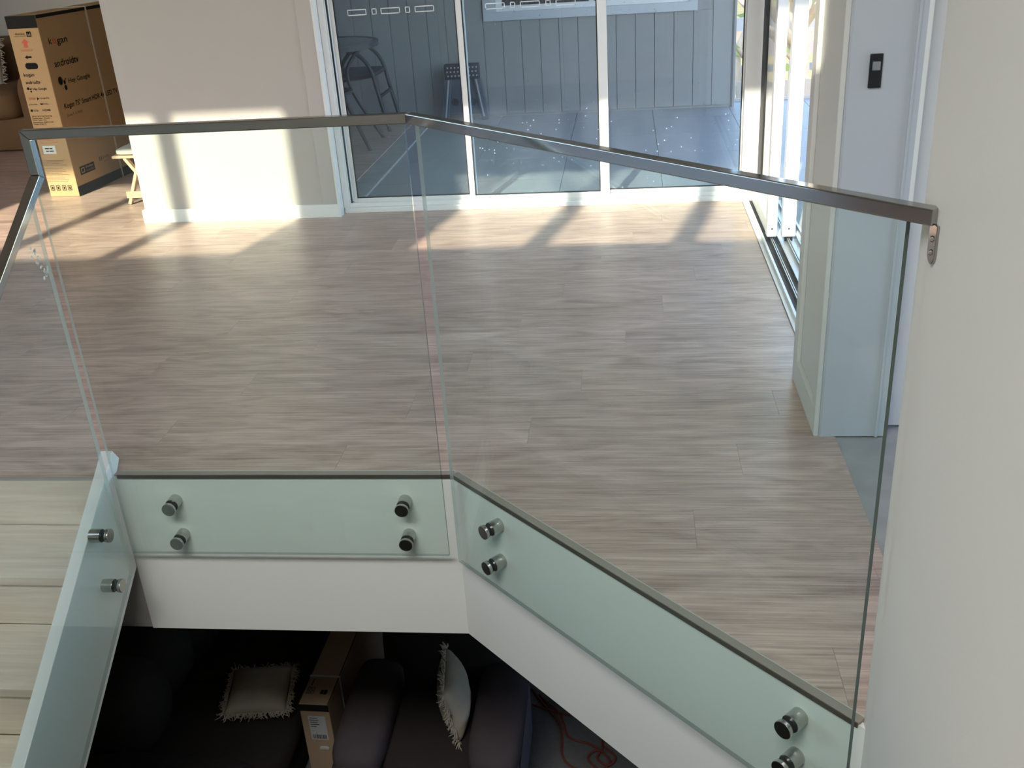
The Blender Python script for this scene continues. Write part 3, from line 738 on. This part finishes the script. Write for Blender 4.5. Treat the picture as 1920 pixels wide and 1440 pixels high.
ss = empty('step_stool', (-1.33, 8.36, -0.02))
tag(ss, 'folded blue grey plastic step stool leaning upright against the porch wall', 'step stool')
b = MB(); b.box(-0.142, 0.142, -0.035, 0.03, 0.335, 0.452); tp = b.build('top_panel', M['step_dark'], ss, bevel=0.006)
b = MB()
for i in range(9):
    for j in range(3):
        xx = -0.118 + i*0.0295 + (0.0 if j % 2 else 0.006); b.cyl((xx, -0.038, 0.362+j*0.032), (xx, -0.034, 0.362+j*0.032), 0.0068, n=10)
b.build('grip_dots', M['dots'], tp)
for s_ in (-1, 1):
    b = MB(); b.bar((s_*0.118, 0, 0.34), (s_*0.172, 0.0, 0.002), 0.064, 0.05, up=(0, 1, 0)); lg = b.build('leg', M['step_plastic'], ss, bevel=0.006)
    b = MB(); b.bar((s_*0.112, -0.027, 0.33), (s_*0.160, -0.027, 0.03), 0.012, 0.008, up=(0, 1, 0)); b.build('rib', M['dots'], lg)
b = MB(); b.prism([(-0.145, 0.05), (0.145, 0.05), (0.10, 0.335), (-0.10, 0.335)], -0.012, 0.012, Matrix(((1, 0, 0, 0), (0, 0, 1, 0), (0, 1, 0, 0), (0, 0, 0, 1)))); sp = b.build('side_web', M['step_plastic'], ss, bevel=0.003)
for xx, zz in ((-0.075, 0.15), (0.075, 0.15)):
    b = MB(); b.cyl((xx, -0.0165, zz), (xx, -0.012, zz), 0.03, n=20); b.build('hole_ring', M['step_dark'], sp)

# ------------------------------------------------------------------ television carton on the upper floor
TH = math.radians(-5)
tv = empty('television_carton', (-3.57, 6.13, 0), TH)
tag(tv, 'tall printed cardboard television box standing left of the white centre wall', 'box')
BW, BL, BH = 0.212, 1.85, 1.125
b = MB(); b.box(-BW, 0, 0, BL, 0.001, BH); b.build('carton', M['cardboard'], tv, bevel=0.004)
def text_mesh(s, fat=0.0):
    c = bpy.data.curves.new('t', 'FONT'); c.body = s; c.size = 1.0; c.offset = fat; c.resolution_u = 3
    o = bpy.data.objects.new('t', c); COL.objects.link(o)
    dgx = bpy.context.evaluated_depsgraph_get(); me = bpy.data.meshes.new_from_object(o.evaluated_get(dgx))
    bpy.data.objects.remove(o); bpy.data.curves.remove(c)
    return me
class Print:
    """flat print collected on a face; map: (u,v)->3D"""
    def __init__(s, fmap): s.bm = bmesh.new(); s.f = fmap
    def text(s, t, u0, v0, u1, v1, fat=0.012):
        me = text_mesh(t, fat); xs = [v.co.x for v in me.vertices]; ys = [v.co.y for v in me.vertices]
        if not xs: return s
        ax, bx_, ay, by = min(xs), max(xs), min(ys), max(ys)
        vs = [s.bm.verts.new(s.f(u0+(v.co.x-ax)/(bx_-ax)*(u1-u0), v0+(v.co.y-ay)/(by-ay)*(v1-v0))) for v in me.vertices]
        for p in me.polygons:
            try: s.bm.faces.new([vs[i] for i in p.vertices])
            except ValueError: pass
        bpy.data.meshes.remove(me); return s
    def poly(s, pts):
        s.bm.faces.new([s.bm.verts.new(s.f(*p)) for p in pts]); return s
    def rect(s, a, b_, c, d): return s.poly([(a, b_), (c, b_), (c, d), (a, d)])
    def frame(s, a, b_, c, d, t):
        s.rect(a, b_, c, b_+t); s.rect(a, d-t, c, d); s.rect(a, b_+t, a+t, d-t); s.rect(c-t, b_+t, c, d-t); return s
    def ell(s, u, v, ru, rv, n=20): return s.poly([(u+ru*math.cos(2*math.pi*i/n), v+rv*math.sin(2*math.pi*i/n)) for i in range(n)])
    def build(s, name, mat, parent):
        me = bpy.data.meshes.new(name); s.bm.to_mesh(me); s.bm.free(); me.materials.append(mat)
        o = bpy.data.objects.new(name, me); COL.objects.link(o); o.parent = parent
        if name in ('printed_lettering', 'small_lettering', 'label_lettering', 'badge_lettering', 'red_lettering', 'printed_marks'): o['kind'] = 'stuff'   # print a few pixels high
        return o
EP = 0.0012
FL = lambda u, v: Vector((EP, u, v))          # long face
FS = lambda u, v: Vector((u, -EP, v))         # short face (u from -BW to 0)
def word(draw, name='printed_word', mat='print_black', lab='black printed word'):
    p = Print(FL); draw(p); o = p.build(name, M[mat], tv); o['label'] = lab; return o
word(lambda p: p.text('k', 0.068, 0.943, 0.100, 0.985), 'printed_letter', lab='black printed letter')
word(lambda p: p.text('gan', 0.150, 0.925, 0.262, 0.966))
word(lambda p: p.text('androidtv', 0.070, 0.805, 0.335, 0.848))
word(lambda p: (p.ell(0.091, 0.721, 0.023, 0.026), p.ell(0.130, 0.707, 0.011, 0.014), p.ell(0.147, 0.724, 0.005, 0.006), p.ell(0.131, 0.674, 0.014, 0.017)), 'printed_emblem', lab='black emblem of four dots')
word(lambda p: p.text('Hey Google', 0.172, 0.686, 0.415, 0.724))
word(lambda p: p.text('Kogan 75" Smart HDR 4K LED TV', 0.067, 0.541, 0.695, 0.584, 0.016), lab='black printed line of text')
p = Print(FL); p.text('u', 0.107, 0.942, 0.142, 0.972); p.rect(0.1215, 0.958, 0.1275, 0.984); p.build('red_lettering', M['print_red'], tv)['label'] = 'red letter of the printed name'
p = Print(FL); p.text('(Series 9, XU9420)', 0.072, 0.494, 0.246, 0.516, 0.004); p.text('Dolby', 0.345, 0.163, 0.43, 0.190); p.text('AUDIO', 0.352, 0.145, 0.42, 0.157, 0.0); p.rect(0.301, 0.162, 0.315, 0.192); p.rect(0.322, 0.162, 0.336, 0.192); p.build('small_lettering', M['print_grey'], tv)
word(lambda p: p.rect(0.066, 0.124, 0.235, 0.178), 'printed_badge', 'tape', 'dark printed badge')
word(lambda p: p.rect(0.001, 0.002, BL-0.001, 0.064), 'dark_band', 'tape', 'dark band along the bottom')
word(lambda p: p.rect(0.0, BH-0.022, BL, BH-0.002), 'dark_band', 'tape', 'dark band along the top')
p2 = Print(lambda u, v: Vector((EP+0.0008, u, v))); p2.text('Dolby', 0.135, 0.152, 0.220, 0.170); p2.text('VISION ATMOS', 0.135, 0.134, 0.220, 0.144, 0.0); p2.frame(0.078, 0.135, 0.118, 0.168, 0.006); p2.build('badge_lettering', M['cardboard'], tv)
# short side
p = Print(FS)
p.rect(-BW+0.001, 1.050, -0.001, BH-0.001); o = p.build('tape_flap', M['tape'], tv); o['label'] = 'dark tape over the top end'
p = Print(FS)
p.text('FRAGILE', -0.168, 1.014, -0.103, 1.024); p.text('HANDLE WITH CARE', -0.178, 1.003, -0.098, 1.009, 0.0)
p.frame(-0.090, 1.000, -0.058, 1.031, 0.006); p.poly([(-0.082, 1.026), (-0.066, 1.026), (-0.070, 1.014), (-0.078, 1.014)]); p.rect(-0.0755, 1.007, -0.0725, 1.014)
p.poly([(-0.143, 0.881), (-0.122, 0.893), (-0.122, 0.887), (-0.094, 0.887), (-0.094, 0.876), (-0.122, 0.876), (-0.122, 0.869)])
n = 10; rs = 0.019
p.poly([(-0.135+rs*math.cos(a), 0.828+rs*math.sin(a)) for a in [math.pi/2+math.pi*i/n for i in range(n+1)]] + [(-0.084+rs*math.cos(a), 0.828+rs*math.sin(a)) for a in [-math.pi/2+math.pi*i/n for i in range(n+1)]])  # slot hole drawn as a dark patch, the shade inside painted black
p.text('kogan', -0.182, 0.760, -0.108, 0.787); p.text('androidtv', -0.181, 0.720, -0.077, 0.742)
p.ell(-0.174, 0.693, 0.009, 0.009); p.ell(-0.158, 0.688, 0.005, 0.005); p.ell(-0.152, 0.694, 0.003, 0.003); p.ell(-0.158, 0.675, 0.006, 0.006)
p.text('Hey Google', -0.142, 0.678, -0.045, 0.698)
p.poly([(-0.130, 0.621), (-0.130, 0.640), (-0.113, 0.6305)]); p.text('Google Play', -0.107, 0.624, -0.042, 0.638, 0.0)
p.text('prime video', -0.196, 0.588, -0.138, 0.602, 0.0); p.text('Dolby', -0.098, 0.590, -0.058, 0.602, 0.0); p.rect(-0.115, 0.591, -0.109, 0.602); p.rect(-0.107, 0.591, -0.101, 0.602)
p.rect(-0.197, 0.551, -0.182, 0.565); p.text('YouTube', -0.178, 0.552, -0.143, 0.564, 0.0); p.text('HDMI', -0.110, 0.552, -0.056, 0.565)
for i, t in enumerate(['SPECIFICATIONS', 'Screen Size: 75 inch', 'Panel Type: LED', 'Resolution: 3840*2160', 'Tuner: DVB-T2']):
    p.text(t, -0.199, 0.517-i*0.0125, [-0.055, -0.075, -0.10, -0.055, -0.11][i], 0.526-i*0.0125, 0.004)
for k in range(4):
    a = [-0.196, -0.155, -0.111, -0.070][k]; p.frame(a, 0.043, a+0.028, 0.076, 0.004); p.rect(a+0.009, 0.051, a+0.019, 0.068)
p.build('printed_lettering', M['print_black'], tv)['label'] = 'black printed lettering and dark slot hole on the narrow side'
p = Print(FS)
for i in range(14):
    if i in (4, 10): continue
    v = 0.243 - i*0.0105; u = -0.207; ue = -0.05-0.02*((i*7) % 3)+0.012*(i % 2); rr_ = random.Random(i)
    while u < ue:      # lines of print too small to read
        w = rr_.uniform(0.006, 0.018); p.rect(u, v-0.0045, min(u+w, ue+0.004), v-0.0012); u += w+0.003
p.build('small_lettering', M['print_grey'], tv)
p = Print(FS)
p.poly([(-0.140, 0.966), (-0.113, 0.990), (-0.088, 0.966), (-0.100, 0.966), (-0.100, 0.938), (-0.128, 0.938), (-0.128, 0.966)])
p.text('THIS SIDE UP', -0.160, 0.915, -0.073, 0.928, 0.0); p.text('NETFLIX', -0.190, 0.624, -0.143, 0.638, 0.0)
p.text('HEAVY', -0.170, 0.385, -0.082, 0.412); p.text('TWO PERSON LIFT', -0.165, 0.366, -0.080, 0.376, 0.0); p.frame(-0.186, 0.352, -0.062, 0.420, 0.002)
p.build('red_lettering', M['print_red'], tv)['label'] = 'red printed marks on the narrow side'
p = Print(FS); p.rect(-0.182, 0.282, -0.090, 0.334); p.build('paper_label', M['white_label'], tv)['label'] = 'white paper label'
p = Print(lambda u, v: Vector((u, -EP-0.0008, v))); p.rect(-0.165, 0.313, -0.136, 0.320); p.rect(-0.132, 0.313, -0.110, 0.320); p.rect(-0.160, 0.296, -0.140, 0.303); p.rect(-0.136, 0.296, -0.105, 0.303); p.build('label_lettering', M['print_black'], tv)
b = MB(); b.box(0.0005, 0.0035, 0.527, 0.541, 0.0, BH+0.003); b.box(-BW, 0.0035, 0.527, 0.541, BH, BH+0.003); b.box(-BW-0.0035, -BW, 0.527, 0.541, 0.0, BH+0.003)
b.build('strap', M['strap'], tv)
b = MB(); b.box(-BW*0.5-0.0012, -BW*0.5+0.0012, 0, BL, BH-0.0002, BH+0.0008); b.build('lid_seam', M['print_grey'], tv)

# ------------------------------------------------------------------ folding stool and pad
sx0, sy0 = -3.0, 6.02
fs = empty('folding_stool', (sx0, sy0, 0))
tag(fs, 'small folding timber stool with crossed legs beside the television box', 'stool')
for y in (-0.125, 0.125):
    b = MB(); b.bar((-0.10, y-0.012*(1 if y < 0 else -1), 0.006), (0.02, y-0.012*(1 if y < 0 else -1), 0.286), 0.020, 0.034, up=(0, 1, 0)); b.build('leg', M['stool_wood'], fs, bevel=0.002)
    b = MB(); b.bar((0.10, y+0.012*(1 if y < 0 else -1), 0.006), (-0.085, y+0.012*(1 if y < 0 else -1), 0.286), 0.020, 0.034, up=(0, 1, 0)); b.build('leg', M['stool_wood'], fs, bevel=0.002)
b = MB(); b.box(-0.105, 0.10, -0.16, -0.148, 0.045, 0.085); b.build('crossbar', M['stool_wood'], fs, bevel=0.002)
for y in (-0.10, 0.0, 0.10):
    b = MB(); b.box(-0.16, 0.16, y-0.034, y+0.034, 0.286, 0.303); b.build('slat', M['stool_wood'], fs, bevel=0.003)
pd = MB(); pd.puff((sx0+0.02, sy0, 0.303+0.021), (0.32, 0.29, 0.042), 0.45, 0.3)
tag(pd.build('seat_pad', M['cushion_grey'], smooth=True), 'thin pale grey pad lying on the folding stool', 'cushion')

# ------------------------------------------------------------------ fringed cushions
def pillow(name, label, c, sx, sy, h, rot, mat, group, fringe=0.042, seed=1, nf=300):
    rnd = random.Random(seed)
    e = empty(name, c); e.rotation_euler = rot; tag(e, label, 'cushion', group)
    b = MB(); n = 18; top = {}; bot = {}
    for i in range(n+1):
        for j in range(n+1):
            u = -1+2*i/n; v = -1+2*j/n
            k = (1-abs(u)**2.6)*(1-abs(v)**2.6); z = h/2*max(k, 0)**0.55*(1+0.10*math.sin(5*u+3*v+seed))
            w = 1-0.07*(1-abs(v)**2) if False else 1
            x = u*sx/2*(1-0.06*(1-v*v)*abs(u)); y = v*sy/2*(1-0.06*(1-u*u)*abs(v))
            edge = i in (0, n) or j in (0, n)
            top[i, j] = b.bm.verts.new((x, y, z))
            bot[i, j] = top[i, j] if edge else b.bm.verts.new((x, y, -z*0.75))
    for i in range(n):
        for j in range(n):
            b.bm.faces.new([top[i, j], top[i+1, j], top[i+1, j+1], top[i, j+1]])
            q = [bot[i, j+1], bot[i+1, j+1], bot[i+1, j], bot[i, j]]
            try: b.bm.faces.new(q)
            except ValueError: pass
    b.build('cover', mat, e, smooth=True)
    b = MB()
    for k in range(nf):
        t = k/nf*4; side = int(t); f = -1+2*(t-side)
        if side == 0: p0 = (f*sx/2, -sy/2*0.97); d = (0, -1)
        elif side == 1: p0 = (sx/2*0.97, f*sy/2); d = (1, 0)
        elif side == 2: p0 = (-f*sx/2, sy/2*0.97); d = (0, 1)
        else: p0 = (-sx/2*0.97, -f*sy/2); d = (-1, 0)
        L = fringe*rnd.uniform(0.55, 1.25); q = Vector((*p0, 0)); v = Vector((d[0], d[1], rnd.uniform(-0.5, 0.2))); P_ = [q]
        sw = math.sin(k*0.9+seed)*0.5
        for w_ in range(4):
            v = (v + Vector((rnd.uniform(-0.7, 0.7)+sw*d[1], rnd.uniform(-0.7, 0.7)+sw*d[0], rnd.uniform(-0.6, 0.35)))*0.75).normalized()
            q = q + v*(L/4); P_.append(q)
        b.tube(P_, [0.0030, 0.0028, 0.0026, 0.0022, 0.0014], n=4, smooth=1)
    fo_ = b.build('fringe', mat, e); fo_['kind'] = 'stuff'
    return e

# ------------------------------------------------------------------ brown sofa in the far room
sf = empty('brown_sofa', (-5.6, 8.15, 0))
tag(sf, 'brown suede sofa behind the television box at the far left', 'sofa')
def part(par, name, mat, c, sz, e1=0.35, e2=0.35, rot=None, smooth=True):
    b = MB(); b.puff(c, sz, e1, e2, mat=rot); return b.build(name, mat, par, smooth=smooth)
part(sf, 'base', M['sofa_brown'], (0, 0, 0.14), (1.9, 0.92, 0.27), 0.15, 0.12)
part(sf, 'seat_cushion', M['sofa_brown'], (0.40, -0.12, 0.37), (0.82, 0.80, 0.26), 0.45, 0.3)
part(sf, 'seat_cushion', M['sofa_brown'], (-0.43, -0.12, 0.37), (0.82, 0.80, 0.26), 0.45, 0.3)
part(sf, 'back_cushion', M['sofa_brown'], (0.38, 0.27, 0.58), (0.80, 0.34, 0.50), 0.45, 0.35)
part(sf, 'back_cushion', M['sofa_brown'], (-0.43, 0.27, 0.58), (0.80, 0.34, 0.50), 0.45, 0.35)
part(sf, 'arm', M['sofa_brown'], (0.90, 0.0, 0.31), (0.22, 0.94, 0.60), 0.4, 0.3)
part(sf, 'arm', M['sofa_brown'], (-0.92, 0.0, 0.31), (0.22, 0.94, 0.60), 0.4, 0.3)
pillow('throw_cushion', 'pale fringed cushion propped on the brown sofa at the far left', (-5.26, 8.02, 0.66), 0.38, 0.38, 0.13, (math.radians(68), 0, math.radians(8)), M['cream_cool'], 'fringed cushions', seed=5, nf=160)

# ------------------------------------------------------------------ lower room furniture
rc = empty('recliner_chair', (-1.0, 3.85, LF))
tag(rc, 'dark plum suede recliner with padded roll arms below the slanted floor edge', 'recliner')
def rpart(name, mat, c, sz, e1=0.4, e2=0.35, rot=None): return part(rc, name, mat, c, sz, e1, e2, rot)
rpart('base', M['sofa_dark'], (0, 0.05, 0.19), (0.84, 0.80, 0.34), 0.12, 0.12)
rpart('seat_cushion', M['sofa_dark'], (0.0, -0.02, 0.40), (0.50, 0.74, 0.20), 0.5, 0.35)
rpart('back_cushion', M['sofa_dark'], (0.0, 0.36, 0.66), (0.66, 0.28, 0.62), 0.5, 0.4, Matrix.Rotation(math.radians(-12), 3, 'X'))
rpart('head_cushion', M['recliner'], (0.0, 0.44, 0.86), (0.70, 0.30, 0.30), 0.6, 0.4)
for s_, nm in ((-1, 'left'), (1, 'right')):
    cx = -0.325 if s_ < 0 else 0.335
    b = MB(); b.box(cx-0.105, cx+0.105, -0.44, 0.36, 0.02, 0.50); b.build('arm_side', M['recliner_lit_side'] if s_ > 0 else M['recliner'], rc, bevel=0.03, seg=4)
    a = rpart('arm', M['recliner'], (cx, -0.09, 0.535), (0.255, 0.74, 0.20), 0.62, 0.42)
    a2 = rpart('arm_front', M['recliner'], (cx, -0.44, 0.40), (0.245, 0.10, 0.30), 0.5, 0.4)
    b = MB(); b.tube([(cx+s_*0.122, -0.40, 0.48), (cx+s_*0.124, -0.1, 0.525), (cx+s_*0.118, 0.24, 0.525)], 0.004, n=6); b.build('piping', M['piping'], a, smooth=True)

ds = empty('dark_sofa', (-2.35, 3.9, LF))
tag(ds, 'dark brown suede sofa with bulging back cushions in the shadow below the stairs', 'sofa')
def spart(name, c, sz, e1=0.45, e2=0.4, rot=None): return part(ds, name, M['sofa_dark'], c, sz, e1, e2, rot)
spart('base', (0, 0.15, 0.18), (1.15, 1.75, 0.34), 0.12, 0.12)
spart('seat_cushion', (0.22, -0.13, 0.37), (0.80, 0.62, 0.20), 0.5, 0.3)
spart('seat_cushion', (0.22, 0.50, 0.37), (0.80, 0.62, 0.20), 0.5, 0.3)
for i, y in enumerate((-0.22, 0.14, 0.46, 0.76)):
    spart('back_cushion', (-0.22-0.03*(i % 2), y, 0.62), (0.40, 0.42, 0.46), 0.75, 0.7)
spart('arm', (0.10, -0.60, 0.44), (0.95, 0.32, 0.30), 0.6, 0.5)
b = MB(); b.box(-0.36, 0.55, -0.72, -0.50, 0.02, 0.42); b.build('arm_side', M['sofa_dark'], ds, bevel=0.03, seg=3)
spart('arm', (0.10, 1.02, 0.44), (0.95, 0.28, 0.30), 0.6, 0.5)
pillow('throw_cushion', 'cream fringed cushion lying flat on the dark sofa downstairs', (-1.955, 3.90, LF+0.545), 0.32, 0.32, 0.13, (math.radians(4), math.radians(3), math.radians(10)), M['cream'], 'fringed cushions', seed=2, nf=320)
pillow('throw_cushion', 'crumpled fringed cushion leaning upright against the arm of the recliner', (-0.895, 3.78, LF+0.66), 0.32, 0.36, 0.17, (math.radians(4), math.radians(80), math.radians(11)), M['cream'], 'fringed cushions', seed=9, nf=300)

# flat carton standing on edge between sofa and recliner
ct = empty('flat_carton', (-1.611, 3.747, LF), math.radians(-1.5))
tag(ct, 'long narrow brown carton with white strap standing between dark sofa and recliner', 'box')
CW, CL, CH = 0.155, 1.35, 0.60
b = MB(); b.box(-CW/2, CW/2, 0, CL, 0.001, CH); b.build('carton', M['cardboard_dull'], ct, bevel=0.003)
p = Print(lambda u, v: Vector((u, -EP, v))); p.rect(-CW/2, CH-0.045, CW/2, CH-0.001); p.build('dark_tape', M['tape'], ct)
b = MB(); b.box(-0.0012+CW/2-0.004, CW/2-0.001, 0, CL, CH-0.0002, CH+0.0006); b.build('lid_seam', M['print_black'], ct)
b = MB(); b.box(-CW/2-0.003, CW/2+0.003, 0.20, 0.212, CH, CH+0.003); b.box(CW/2, CW/2+0.003, 0.20, 0.212, 0, CH); b.box(-CW/2-0.003, -CW/2, 0.20, 0.212, 0, CH); b.build('strap', M['strap_white'], ct)
p = Print(lambda u, v: Vector((u, -EP, v))); p.rect(-0.040, CH-0.235, 0.050, CH-0.075); o = p.build('paper_label', M['white_label'], ct); o['label'] = 'white shipping label with barcode'
p = Print(lambda u, v: Vector((u, -EP-0.0008, v)))
rnd = random.Random(3); u = -0.032
while u < 0.040:
    w = rnd.uniform(0.0012, 0.004); p.rect(u, CH-0.228, u+w, CH-0.200); u += w + rnd.uniform(0.0015, 0.004)
for i in range(5): p.rect(-0.034, CH-0.092-i*0.014, -0.034+rnd.uniform(0.02, 0.05), CH-0.088-i*0.014)
p.build('label_lettering', M['print_black'], ct)
p = Print(lambda u, v: Vector((u, v, CH+EP)))
for i in range(2):
    for j in range(2): p.frame(-0.062+0.022*i, 0.075+0.026*j, -0.046+0.022*i, 0.097+0.026*j, 0.003)
p.rect(-0.052, 0.135, -0.047, 0.185); p.rect(0.012, 0.075, 0.028, 0.105); p.poly([(0.030, 0.072), (0.045, 0.074), (0.048, 0.09), (0.044, 0.108), (0.030, 0.108)])
p.build('printed_marks', M['print_black'], ct)
b = MB(); b.puff((0.02, -0.004, CH-0.29), (0.050, 0.006, 0.022), 0.5, 0.6); b.build('hand_hole', M['white_label'], ct)

# extension cord
b = MB()
z = LF+0.006
b.tube([(-0.60, 4.55, z), (-0.50, 4.40, z), (-0.43, 4.30, z), (-0.40, 4.20, z), (-0.39, 4.05, z), (-0.34, 3.97, z), (-0.24, 3.93, z), (-0.16, 3.95, z+0.008), (-0.13, 4.02, z), (-0.20, 4.08, z+0.008), (-0.25, 4.02, z+0.01), (-0.20, 3.95, z+0.01), (-0.12, 3.90, z), (-0.02, 3.85, z)], 0.006, n=8, smooth=6)
b.tube([(-0.58, 4.42, z), (-0.44, 4.36, z+0.006), (-0.30, 4.33, z), (-0.20, 4.26, z), (-0.17, 4.12, z), (-0.20, 4.02, z+0.01), (-0.14, 3.97, z+0.014), (-0.10, 4.04, z), (-0.16, 4.10, z+0.012)], 0.006, n=8, smooth=6)
b.tube([(-0.55, 4.50, z), (-0.42, 4.34, z+0.01), (-0.36, 4.18, z), (-0.24, 4.13, z), (-0.17, 4.06, z+0.014)], 0.006, n=8, smooth=6)
tag(b.build('extension_cord', M['cord'], smooth=True), 'orange extension cord looped on the dark lower floor', 'cord')

# ------------------------------------------------------------------ yard beyond the house
GZ = -2.7
shell('ground', [(-10, 60, 9.12, 80, GZ-0.2, GZ), (2.65, 60, -10, 9.12, GZ-0.2, GZ)], M['grass_dry'])
for nm, y0, y1, mt in (('ground_lawn', 26.2, 28.0, 'lawn_yellow'), ('ground_drive', 28.0, 29.4, 'asphalt'), ('ground_verge', 29.4, 31.1, 'lawn_yellow'), ('ground_road', 31.1, 34.2, 'road'), ('ground_earth', 34.2, 37.6, 'earth'), ('ground_street', 37.6, 42.0, 'asphalt_pale')):
    b = MB(); b.box(-10, 60, y0, y1, GZ, GZ+0.02); struct(b.build(nm, M[mt]))
b = MB(); b.box(0.885, 2.42, 8.68, 8.72, -0.16, 0.0); struct(b.build('trim_6', M['fence_wood']), 'pale timber edge of the porch')
def tree(name, label, x, y, h, seed, nl=26, limb=None):
    rnd = random.Random(seed)
    e = empty(name, (x, y, GZ)); tag(e, label, 'tree')
    b = MB(); tips = []
    b.tube([(0, 0, 0), (0.15, 0.05, h*0.25), (0.05, 0, h*0.5)], [0.22, 0.20, 0.19, 0.18, 0.17, 0.16, 0.15, 0.14, 0.13], n=10)
    for k in range(9):
        a = rnd.uniform(0, 6.28); l = rnd.uniform(0.5, 0.9)*h*0.6; z0 = h*rnd.uniform(0.15, 0.5)
        p1 = Vector((0.08+math.cos(a)*l*0.4, math.sin(a)*l*0.4, z0+l*0.35)); p2 = Vector((math.cos(a)*l, math.sin(a)*l, z0+l*rnd.uniform(0.5, 1.0)))
        b.tube([(0.1, 0, z0), p1, p2], [0.09, 0.08, 0.07, 0.065, 0.06, 0.05, 0.04, 0.03, 0.02], n=7); tips += [p1.lerp(p2, t) for t in (0.3, 0.6, 0.8, 1.0)]
    if limb: b.tube(limb, [0.10]*5+[0.085]*4+[0.06]*4, n=9)
    b.build('trunk', M['bark'], e, smooth=True)
    b = MB()
    for t in tips:
        for q in range(nl):
            c = t + Vector((rnd.gauss(0, 0.35), rnd.gauss(0, 0.35), rnd.gauss(0, 0.28)))
            d = Vector((rnd.uniform(-1, 1), rnd.uniform(-1, 1), rnd.uniform(-1, 1))).normalized(); u = d.orthogonal().normalized(); s_ = rnd.uniform(0.05, 0.11)
            b.bm.faces.new([b.bm.verts.new(c - d*s_*1.6), b.bm.verts.new(c + u*s_*0.6), b.bm.verts.new(c + d*s_*1.6), b.bm.verts.new(c - u*s_*0.6)])
    o = b.build('foliage', M['leaf'], e); o['kind'] = 'stuff'
tree('gum_tree', 'pale branched tree in the yard seen past the porch corner', 2.6, 17.0, 6.0, 3, 9, [(0, 0, 0.4), (-0.6, 0, 1.0), (-0.86, 0, 1.85), (-0.60, 0, 2.55), (-0.45, 0, 3.4)])
tree('gum_tree', 'leafy tree further along the yard, seen through the right door glass', 7.4, 45.0, 6.0, 8)
b = MB(); rnd = random.Random(4)
for k in range(2600):
    c = Vector((rnd.uniform(-6, 40), rnd.gauss(56, 1.2), GZ+abs(rnd.gauss(0, 2.2))))
    d = Vector((rnd.uniform(-1, 1), rnd.uniform(-1, 1), rnd.uniform(-1, 1))).normalized(); u = d.orthogonal().normalized(); s_ = rnd.uniform(0.5, 0.9)
    b.bm.faces.new([b.bm.verts.new(c - d*s_), b.bm.verts.new(c + u*s_*0.6), b.bm.verts.new(c + d*s_), b.bm.verts.new(c - u*s_*0.6)])
tag(b.build('hedge', M['grass_green']), 'green hedge line at the far end of the yard', 'hedge', kind='stuff')
pf = empty('paling_fence', (1.9, 11.0, GZ)); tag(pf, 'tall pale paling fence beyond the porch, seen past its right corner', 'fence')
for i in range(34):
    b = MB(); b.box(-1.3+i*0.078, -1.3+i*0.078+0.066, 0, 0.02, 0, 2.43+0.02*((i*5) % 3)); b.build('paling', M['fence_wood'], pf)
for z in (0.4, 2.1):
    b = MB(); b.box(-1.3, 1.35, 0.02, 0.06, z, z+0.08); b.build('rail', M['fence_wood'], pf)
